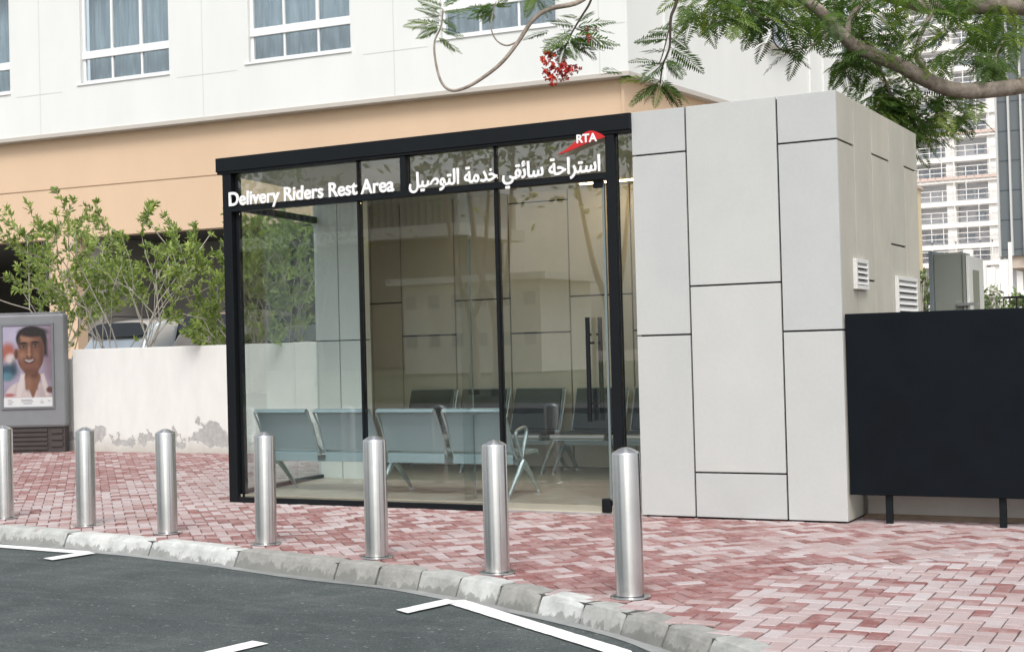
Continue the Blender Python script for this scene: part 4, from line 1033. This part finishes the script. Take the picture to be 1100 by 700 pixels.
b = MB(); b.box(x0+2, x0+26, FD+3, FD+19, 0, zc-.004); child(b, 'recessed_base', M['bld_dark'], bt)

yb = tag(empty('ochre_building', (-4, 70, 0)), 'sliver of ochre building just right of the pale block', 'building')
xa, xb_ = fp(940, 200, 70).x, fp(965, 200, 70).x
b = MB(); b.box(xa, xb_, 70, 75, 0, fp(988, 188, 70).z); child(b, 'walls', mottled('ochre_render', (.66, .56, .36), .06, .5, .8, 0), yb)
b = MB(); b.box(xa, xb_+.12, 69.9, 75.05, fp(988, 193, 70).z, fp(988, 190, 70).z); child(b, 'cornice', M['beige'], yb)
b = MB()
for py in (222, 248): b.box(xb_+.002, xb_+.03, 72.2, 73.4, fp(988, py+14, 70).z, fp(988, py, 70).z)
child(b, 'windows', M['far_blue'], yb)

# white posts of an unfinished pergola, low boundary and planting in the middle distance
PD = 45.
for i, (px, pt) in enumerate(((1042, 268), (1056, 284), (1066, 287), (1080, 282), (1087, 260))):
    p = fp(px, 330, PD+i*1.5); zt = fp(px, pt, PD+i*1.5).z; hw = .055 if i == 4 else .13
    b = MB(); b.box(-hw, hw, -hw, hw, 0, zt); b.box(-hw-.02, hw+.02, -hw-.02, hw+.02, 0, .25)
    o = b.build('white_post', M['far_white'], loc=(p.x, p.y, 0))
    tag(o, ['white post nearest the utility cabinet', 'shorter white post, second from the cabinet', 'white post in the middle of the row beyond the panel', 'white post below the dark tower edge', 'slender tall white pole before the dark tower'][i], 'post', 'white posts beyond the black panel')
b = MB(); lw0, lw1 = fp(1040, 300, 52).x, fp(1130, 300, 52).x; b.box(lw0, lw1, 52, 52.3, 0, fp(1080, 313, 52).z)
tag(b.build('far_parapet', M['far_white']), 'low white parapet beyond the posts', 'wall')
b = MB(); f0, f1 = fp(1050, 330, 33).x, fp(1140, 330, 33).x; zt = fp(1090, 318, 33).z
b.box(f0, f1, 33, 33.06, zt-.05, zt)
x = f0
while x < f1: b.box(x-.012, x+.012, 33.01, 33.05, 0, zt-.05); x += .14
tag(b.build('dark_railing', M['black']), 'thin dark railing in front of the distant planting', 'railing')
def bush(px, py_top, dist, wpx, label, seed, bare=False, n=420):
    rnd = random.Random(seed); p = fp(px, 340, dist); zt = fp(px, py_top, dist).z; wd = wpx/CAM_F*dist
    root = tag(empty('far_bush', (p.x, p.y, 0)), label, 'bush'); lf = MB(); st = MB()
    for i in range(9):
        a = rnd.uniform(-1, 1)*wd*.45; P = [(a*.2, 0, 0), (a*.5+rnd.uniform(-.1, .1), rnd.uniform(-.2, .2), zt*.5), (a, rnd.uniform(-.3, .3), zt*rnd.uniform(.75, 1))]; st.tube(P, [.03, .02, .008], 5)
        for j in range(4 if bare else 2): a2 = a+rnd.uniform(-.3, .3)*wd; st.tube([(a*.6, 0, zt*.5), (a2, rnd.uniform(-.2, .2), zt*rnd.uniform(.6, 1.0))], [.014, .005], 4)
    for i in range(n):
        u = rnd.gauss(0, .28); zz = zt*(1-abs(rnd.gauss(0, .30)))*(1-.35*abs(u)); c_ = Vector((u*wd, rnd.gauss(0, .25*wd), max(.3, zz)))
        for k in range(2):
            d = Vector((rnd.gauss(0, 1), rnd.gauss(0, 1), rnd.gauss(0, .8))).normalized(); e = d.cross(Vector((rnd.gauss(0, 1), rnd.gauss(0, 1), rnd.gauss(0, 1)))).normalized(); s_ = rnd.uniform(.05, .10)*dist/30
            lf.quad([c_, c_+d*s_+e*s_*.35, c_+d*s_*1.8, c_+d*s_-e*s_*.35], rnd.random())
    st.build('stems', M['bark_pale'], root); lf.build('foliage', M['leaf_far'], root, attr=True)
bush(1047, 293, 30, 22, 'green bush beside the utility cabinet', 41, n=380)
bush(1068, 303, 31, 34, 'bare brownish shrub in front of the white posts', 42, bare=True, n=110)
bush(1092, 312, 40, 26, 'low yellow green bush under the dark tower', 43, n=320)
bush(993, 290, 27, 14, 'green bush in the gap between pale block and utility cabinet', 44, n=300)

# ------------------------------------------------------------------ flame tree overhead
tree = empty('flame_tree', (0, 0, 0)); TB = at(1392, 350, 15.6); TB.z = 0; tree.location = TB
tag(tree, 'flame tree with feathery leaves and red flowers arching in from the right', 'tree')
def tchild(mb, name, m, **kw):
    o = mb.build(name, m, tree, **kw); o.matrix_parent_inverse = Matrix.Translation(-TB); return o
tk = MB(); FORK = TB+Vector((-.1, -.1, 2.7))
tk.tube(catmull([TB+Vector((0, 0, -.05)), TB+Vector((.04, .05, .9)), TB+Vector((-.05, 0, 1.9)), FORK]), [.34-.01*i for i in range(19)], 14)
def limb(pl, r0, r1, n=6, seg=10, wob=.012):
    P = catmull(pl, n); k = len(P)
    P = [p+Vector((noise.noise(p*2.3), noise.noise(p*2.3+Vector((7, 0, 0))), noise.noise(p*2.3+Vector((0, 9, 0)))))*wob for p in P]
    tk.tube(P, [r0+(r1-r0)*i/(k-1) for i in range(k)], seg); return P
LB = {}
LB['main'] = limb([FORK, at(1250, 70, 15.6), at(1170, 76, 15.5), at(1100, 91, 15.4), at(1050, 98, 15.3), at(1010, 92, 15.2), at(965, 70, 15.1), at(925, 54, 15.0), at(905, 38, 14.9), at(885, 15, 14.8), at(862, -2, 14.8), at(820, -30, 14.7), at(760, -60, 14.5)], .108, .045)
LB['up'] = limb([FORK, at(1230, 25, 16.0), at(1100, 7, 16.2), at(1040, 7, 16.3), at(1000, 8, 16.3), at(965, 0, 16.2), at(930, -12, 16.0), at(870, -45, 15.8)], .13, .045)
LB['high'] = limb([FORK, FORK+Vector((.1, .3, 1.2)), at(1200, -130, 15.5), at(1020, -150, 14.8), at(850, -110, 14.2), at(740, -60, 13.8), at(690, -25, 13.6)], .16, .03)
LB['back'] = limb([FORK, FORK+Vector((1.2, .4, 1.3)), FORK+Vector((2.4, .6, 2.0)), FORK+Vector((3.6, .3, 2.2))], .13, .04)
LB['c'] = limb([at(1005, 88, 15.2), at(985, 60, 15.3), at(995, 25, 15.4), at(1020, -10, 15.5)], .03, .018, 5, 7)
LB['d'] = limb([at(912, 44, 14.9), at(912, 22, 15.0), at(930, 2, 15.1), at(955, -15, 15.2)], .04, .02, 5, 7)
LB['e'] = limb([at(895, 30, 14.9), at(880, 44, 14.8), at(862, 52, 14.8), at(843, 55, 14.7), at(832, 46, 14.7), at(830, 32, 14.7)], .012, .008, 5, 6, .003)
LB['f'] = limb([at(810, -20, 14.7), at(806, 4, 14.7), at(815, 18, 14.7), at(828, 22, 14.7)], .03, .012, 5, 6)
LB['g'] = limb([at(935, 60, 15.1), at(950, 85, 15.4), at(958, 110, 15.5), at(962, 140, 15.6)], .02, .006, 5, 6)
LB['h'] = limb([at(1075, 92, 15.4), at(1070, 60, 15.6), at(1085, 35, 15.8)], .02, .008, 5, 6)
LB['i'] = limb([at(960, 70, 15.1), at(930, 45, 15.3), at(905, 20, 15.5), at(890, -8, 15.6)], .02, .010, 5, 6)
# long pale twig that sags and turns up again at the left
LB['sag'] = limb([LB['high'][-1], at(640, -8, 13.4), at(618, 4, 13.3), at(590, 10, 13.3), at(572, 22, 13.3), at(556, 46, 13.3), at(538, 68, 13.3), at(515, 86, 13.3), at(498, 95, 13.3), at(484, 97, 13.3), at(474, 88, 13.3), at(468, 66, 13.3), at(467, 45, 13.3), at(474, 28, 13.3), at(476, 10, 13.3)], .026, .007, 5, 8, .003)
LB['sag2'] = limb([at(557, 44, 13.3), at(545, 49, 13.3), at(534, 44, 13.3), at(528, 32, 13.3), at(529, 16, 13.3), at(533, 2, 13.3)], .009, .006, 5, 6, .002)
tchild(tk, 'trunk', M['bark'], smooth=True)
tk = MB()
LB['flow'] = limb([at(641, -20, 13.3), at(634, 3, 13.3), at(625, 18, 13.3), at(615, 35, 13.3), at(607, 52, 13.3)], .013, .006, 5, 6, .004)
tchild(tk, 'flower_twig', M['twig_dark'], smooth=True); tk = MB()
LB['hang'] = limb([at(735, -40, 13.8), at(727, 2, 13.8), at(721, 18, 13.8), at(720, 35, 13.8), at(719, 52, 13.8), at(712, 70, 13.8), at(709, 90, 13.8)], .018, .007, 5, 6, .006)
limb([LB['hang'][12], at(709, 66, 13.8), at(700, 64, 13.8)], .007, .004, 4, 5)
limb([at(727, 2, 13.8), at(715, -4, 13.8), at(702, -8, 13.8)], .008, .006, 4, 5)
tchild(tk, 'hanging_twig', M['twig_dark'], smooth=True)

cr = MB(); rt = random.Random(77)
def frond(p, d, L_, tone, droop=.5, wide=.30, npn=17):
    """one feathery leaf: a bending stalk with narrow leaflet blades in pairs"""
    d = d.normalized(); side = d.cross(Vector((rt.gauss(0, .35), rt.gauss(0, .35), 1))).normalized(); q = p.copy(); stp = L_/npn; prev = q
    for k in range(npn):
        d = (d+Vector((0, 0, -droop*.09))).normalized(); q = q+d*stp; t = (k+.5)/npn
        if k < 1: continue
        ln = L_*wide*(math.sin(math.pi*min(1, .18+.82*t)**.9)*.95+.12)*rt.uniform(.85, 1.08); wd = stp*.47
        up = side.cross(d).normalized()
        for s_ in (-1, 1):
            bd = (side*s_+d*.42+up*rt.uniform(-.18, .12)).normalized(); e = q+bd*ln-Vector((0, 0, ln*.18*droop)); mid = q+bd*ln*.5
            cr.quad([q-d*wd*.5, mid-d*wd, e, mid+d*wd], min(1, max(0, tone+rt.gauss(0, .07))))
    for a_, b_ in ((0, 1),): 
        s2 = side*.004; cr.quad([p-s2, p+s2, q+s2*.4, q-s2*.4], min(1, tone+.1))
def rdir(zmin=-.6, zmax=.4, bias=(0, 0, 0)):
    a = rt.uniform(0, 2*math.pi); return Vector((math.cos(a)+bias[0], math.sin(a)+bias[1], rt.uniform(zmin, zmax)+bias[2])).normalized()
def cloud(poly, d0, d1, n, L0=.32, L1=.5, droop=.6, tone=(.15, .7), flt=None):
    xs_ = [p[0] for p in poly]; ys_ = [p[1] for p in poly]; k = 0; tries = 0
    while k < n and tries < n*40:
        tries += 1; x = rt.uniform(min(xs_), max(xs_)); y = rt.uniform(min(ys_), max(ys_))
        if not inside(poly, x, y): continue
        dd = rt.uniform(d0, d1); p = at(x, y, dd)
        if noise.noise(Vector((p.x*1.5, p.y*1.5, p.z*2.2))) < -.26: continue      # uneven: leave gaps in the volume
        k += 1; frond(p, rdir(), rt.uniform(L0, L1), rt.uniform(*tone) if rt.random() > .12 else rt.uniform(.75, 1), droop)
cloud([(895, -20), (1120, -20), (1120, 20), (1060, 60), (1000, 70), (960, 62), (915, 50), (890, 20)], 14.6, 17.2, 185, tone=(.25, .85))
cloud([(925, 60), (960, 72), (1000, 92), (985, 120), (962, 140), (940, 130), (925, 95)], 15.2, 16.4, 60, tone=(.3, .9))
cloud([(940, 115), (975, 100), (985, 125), (972, 148), (950, 150)], 15.3, 16.0, 34, .3, .42)
cloud([(905, 50), (935, 60), (935, 95), (910, 90), (900, 70)], 15.0, 16.0, 40, .3, .42)
cloud([(1000, 92), (1030, 100), (1015, 118), (985, 112)], 15.2, 15.8, 10, .3, .4)
cloud([(955, 92), (1000, 98), (1055, 104), (1040, 126), (1005, 140), (985, 166), (965, 150)], 15.4, 16.2, 62, .32, .46, tone=(.3, .95))
cloud([(1040, 40), (1110, 20), (1110, 75), (1060, 82), (1040, 70)], 15.3, 17, 42, tone=(.25, .85))
cloud([(770, -25), (900, -25), (900, 25), (860, 30), (810, 28), (770, 15)], 14.2, 15.6, 110, tone=(.25, .85))
cloud([(735, -15), (790, -15), (800, 28), (760, 30), (738, 20)], 13.8, 14.8, 40, .28, .42, tone=(.4, .95))
cloud([(680, -320), (1500, -320), (1500, -70), (1150, -20), (1000, -60), (850, -110), (720, -80)], 13.5, 17.5, 420)
cloud([(1120, -80), (1500, -80), (1500, 90), (1300, 60), (1130, 40)], 14.5, 17, 150)
# fronds held by the hanging twigs
def along_twig(P, i0, i1, n, L0, L1, tone, droop=.5, zmin=-.8, zmax=.2, bias=(0, 0, 0)):
    for k in range(n):
        i = rt.randint(i0, min(i1, len(P)-1)); frond(P[i], rdir(zmin, zmax, bias), rt.uniform(L0, L1), rt.uniform(*tone), droop)
def fr(px, py, qx, qy, d, L_, tone, dz=0., droop=.25, wide=.31):
    a = at(px, py, d); e = at(qx+rt.uniform(-7, 7), qy+rt.uniform(-7, 7), d+dz); frond(a, e-a, (e-a).length*L_, tone, droop, wide)
for q_ in 2*((709, 86, 668, 79), (708, 88, 690, 112), (709, 90, 700, 108), (711, 88, 745, 100), (711, 86, 736, 112), (712, 84, 676, 100), (708, 88, 672, 108), (710, 90, 722, 112)):
    fr(*q_, 13.8, 1.0, rt.uniform(.35, .95), rt.uniform(-.12, .12))
for q_ in 2*((714, 68, 684, 62), (714, 68, 690, 80), (718, 55, 690, 46), (718, 52, 742, 62), (719, 50, 752, 70), (719, 42, 688, 40), (720, 40, 742, 46), (718, 60, 700, 78), (720, 35, 700, 30), (720, 30, 736, 38), (721, 22, 708, 26), (716, 64, 740, 72), (715, 66, 735, 82), (668, 78, 648, 76)):
    fr(*q_, 13.8, 1.0, rt.uniform(.15, .6), rt.uniform(-.25, .25))
for q_ in 2*((615, 35, 585, 48), (613, 38, 660, 36), (617, 30, 655, 22), (618, 28, 590, 18), (610, 46, 592, 60), (612, 40, 640, 62), (614, 40, 630, 50), (620, 24, 640, 12), (616, 34, 598, 36), (608, 50, 600, 66), (612, 44, 650, 44), (621, 20, 604, 10), (606, 52, 584, 40), (612, 42, 622, 66), (617, 30, 636, 30), (590, 34, 568, 39), (607, 52, 612, 62), (609, 48, 588, 54)):
    fr(*q_, 13.3, 1.0, rt.uniform(.15, .7), rt.uniform(-.2, .2))
for q_ in 2*((474, 28, 440, 22), (472, 32, 500, 38), (475, 22, 508, 16), (476, 18, 448, 12), (473, 30, 452, 36), (472, 40, 490, 52), (476, 14, 500, 4), (470, 40, 494, 50), (476, 10, 455, 2), (476, 8, 490, -8), (475, 20, 490, 30), (474, 24, 462, 10),
           (530, 12, 505, 4), (531, 8, 555, -2), (532, 4, 515, 14), (531, 6, 545, 10), (530, 14, 520, 26), (533, 2, 550, -12), (530, 10, 508, 18), (574, -6, 560, 10), (574, -6, 590, 12), (574, -6, 570, 16), (574, -8, 600, 0)):
    fr(*q_, 13.3, 1.0, rt.uniform(.35, .95), rt.uniform(-.15, .15), .15)
along_twig(LB['e'], 10, 24, 6, .3, .42, (.2, .6)); along_twig(LB['f'], 4, 15, 12, .3, .45, (.15, .6)); along_twig(LB['g'], 6, 16, 26, .3, .45, (.15, .75))
along_twig(LB['h'], 3, 12, 12, .3, .45, (.15, .7)); along_twig(LB['i'], 6, 16, 14, .3, .45, (.15, .7))
tchild(cr, 'crown', M['leaf_tree'], attr=True)
def flowers(name, cx, cy, d, n, sx, sy, seed):
    rnd = random.Random(seed); f = MB(); base = at(cx, cy, d)
    for i in range(n):
        while True:
            u, v = rnd.uniform(-1, 1), rnd.uniform(-1, 1)
            if u*u+v*v < 1: break
        u *= rnd.uniform(.6, 1.15); v *= rnd.uniform(.6, 1.15)
        p = at(cx+u*sx-4*v, cy+v*sy, d+rnd.uniform(-.15, .15))
        ax_ = rdir(-.9, .5); k = rnd.randint(4, 5); s_ = rnd.uniform(.020, .036); t0 = rnd.random()
        x = ax_.cross(Vector((.3, .2, .9))).normalized(); y = ax_.cross(x)
        for j in range(k):
            a = 2*math.pi*j/k+rnd.uniform(-.25, .25); e = (x*math.cos(a)+y*math.sin(a)+ax_*rnd.uniform(.1, .7)).normalized(); w_ = e.cross(ax_).normalized()*s_*.36
            f.quad([p, p+e*s_*.6+w_, p+e*s_, p+e*s_*.6-w_], max(0, min(1, t0+rnd.gauss(0, .15))))
        if rnd.random() < .4: f.tube([p, p-ax_*s_*.9], [.006, .004], 4, a=.1)
    o = f.build(name, M['petal'], tree, attr=True); o.matrix_parent_inverse = Matrix.Translation(-TB)
flowers('flower_cluster', 603, 76, 13.3, 74, 22, 15, 5); flowers('flower_cluster', 588, 62, 13.3, 20, 8, 9, 6); flowers('flower_cluster', 632, 36, 13.3, 11, 9, 10, 7)

# ------------------------------------------------------------------ across the road, behind the camera: what the glass mirrors, plus trees added for the steel
b = MB(); b.quad([(-160, -130, -.12), (60, -130, -.12), (60, -12, -.12), (-160, -12, -.12)])
lawn = mottled('lawn_grass', (.06, .08, .035), .3, 2.5, 1, .2)
tag(b.build('lawn', lawn), kind='structure')
b = MB(); b.prism([(-160, -12), (60, -12), (60, -9), (-160, -9)], -.25, .0); tag(b.build('far_pavement', mottled('far_paving', (.16, .155, .15), .15, 3, .9, .1)), kind='structure')
def mir(px, py, yv): p = onY(px, py, yv); return Vector((p.x, 2*FY-p.y, p.z))
vl = mir(425, 300, 85); vr = mir(585, 300, 85); vz = vl.z
vi = tag(empty('white_villa', ((vl.x+vr.x)/2, vl.y, 0)), 'white flat roofed villa mirrored in the shelter glass', 'building')
X0, X1 = min(vl.x, vr.x), max(vl.x, vr.x); Yv = vl.y
b = MB(); b.box(X0+.6, X1-.4, Yv-8, Yv, 0, vz-.5); child(b, 'walls', mat('bright_villa_paint', (.88, .86, .80), .7), vi)
b = MB(); b.box(X0-.3, X1+.5, Yv-8.6, Yv+.9, vz-.5, vz-.05); child(b, 'roof', M['far_white'], vi)
b = MB(); n_ = 6
for fl in (.34, .74):
    for k in range(n_):
        xx = X0+1.2+(X1-X0-2.4)*k/(n_-1); b.box(xx-.45, xx+.45, Yv+.002, Yv+.03, vz*fl-.45, vz*fl+.45)
child(b, 'windows', M['far_blue'], vi)
for i, (px, yv, hh) in enumerate(((507, 46, 11), (532, 44, 12), (655, 46, 10), (340, 60, 9), ((-3, -15, 0), None, 8), ((8, -13, 0), None, 7), ((-36, -22, 0), None, 10))):  # last three are added unseen, to reflect as dark stripes in the bollards
    p = mir(px, 380, yv) if yv else Vector(px); rt = random.Random(100+i); t_ = empty('roadside_tree', (p.x, p.y, 0)); tk = MB(); cr = MB()
    limb([Vector((0, 0, -.2)), Vector((.1, 0, 1.5)), Vector((0, .1, 3.0)), Vector((-.5, .2, 4.6)), Vector((-1.0, .3, hh*.75))], .24, .06, 4, 8)
    limb([Vector((0, .1, 2.6)), Vector((.6, .2, 4)), Vector((1.0, 0, hh*.8))], .14, .05, 4, 7)
    for k in range(700):
        c_ = Vector((rt.gauss(0, 1.7), rt.gauss(0, 1.7), hh*.85+rt.gauss(0, hh*.10))); 
        if noise.noise(c_*.9) < -.1: continue
        d = Vector((rt.gauss(0, 1), rt.gauss(0, 1), rt.gauss(0, .7))).normalized(); e = d.cross(Vector((rt.gauss(0, 1), rt.gauss(0, 1), rt.gauss(0, 1)))).normalized(); s_ = rt.uniform(.12, .26)
        cr.quad([c_, c_+d*s_+e*s_*.5, c_+d*s_*2, c_+d*s_-e*s_*.5], rt.random())
    tk.build('trunk', M['bark'], t_, smooth=True); cr.build('crown', M['leaf_tree'], t_, attr=True)
    tag(t_, 'spreading roadside tree across the road, out of view, for reflections in glass and steel', 'tree', 'trees across the road')
gl_ = mir(300, 230, 120); gr_ = mir(492, 230, 120)
gs = tag(empty('grandstand', ((gl_.x+gr_.x)/2, gl_.y, 0)), 'long ribbed grey hall mirrored high in the shelter glass', 'building')
X0, X1 = min(gl_.x, gr_.x)-30, max(gl_.x, gr_.x); z1 = mir(430, 205, 120).z; z0 = mir(430, 245, 120).z
b = MB(); b.box(X0, X1, gl_.y-12, gl_.y, z0, z1); child(b, 'roof_band', mottled('ribbed_metal', (.36, .39, .41), .1, .5, .5, 0), gs)
b = MB()
x = X0
while x < X1: b.box(x, x+.25, gl_.y+.002, gl_.y+.3, z0, z1); x += .8
child(b, 'ribs', mat('rib_dark', (.12, .13, .14), .6), gs)
ua, ub = mir(278, 190, 120), mir(384, 190, 120); b = MB(); b.box(ua.x, ub.x, gl_.y-8, gl_.y-.5, z1+.01, mir(330, 176, 120).z); child(b, 'upper_storey', M['far_white'], gs)
b = MB(); b.box(X0, X1+1, gl_.y-12, gl_.y+1.5, z0-1.2, z0-.004); child(b, 'edge_beam', M['far_white'], gs)
b = MB(); b.box(X0, X1-1, gl_.y-11, gl_.y-1, 0, z0-1.21); child(b, 'lower_wall', M['bld_mid'], gs)
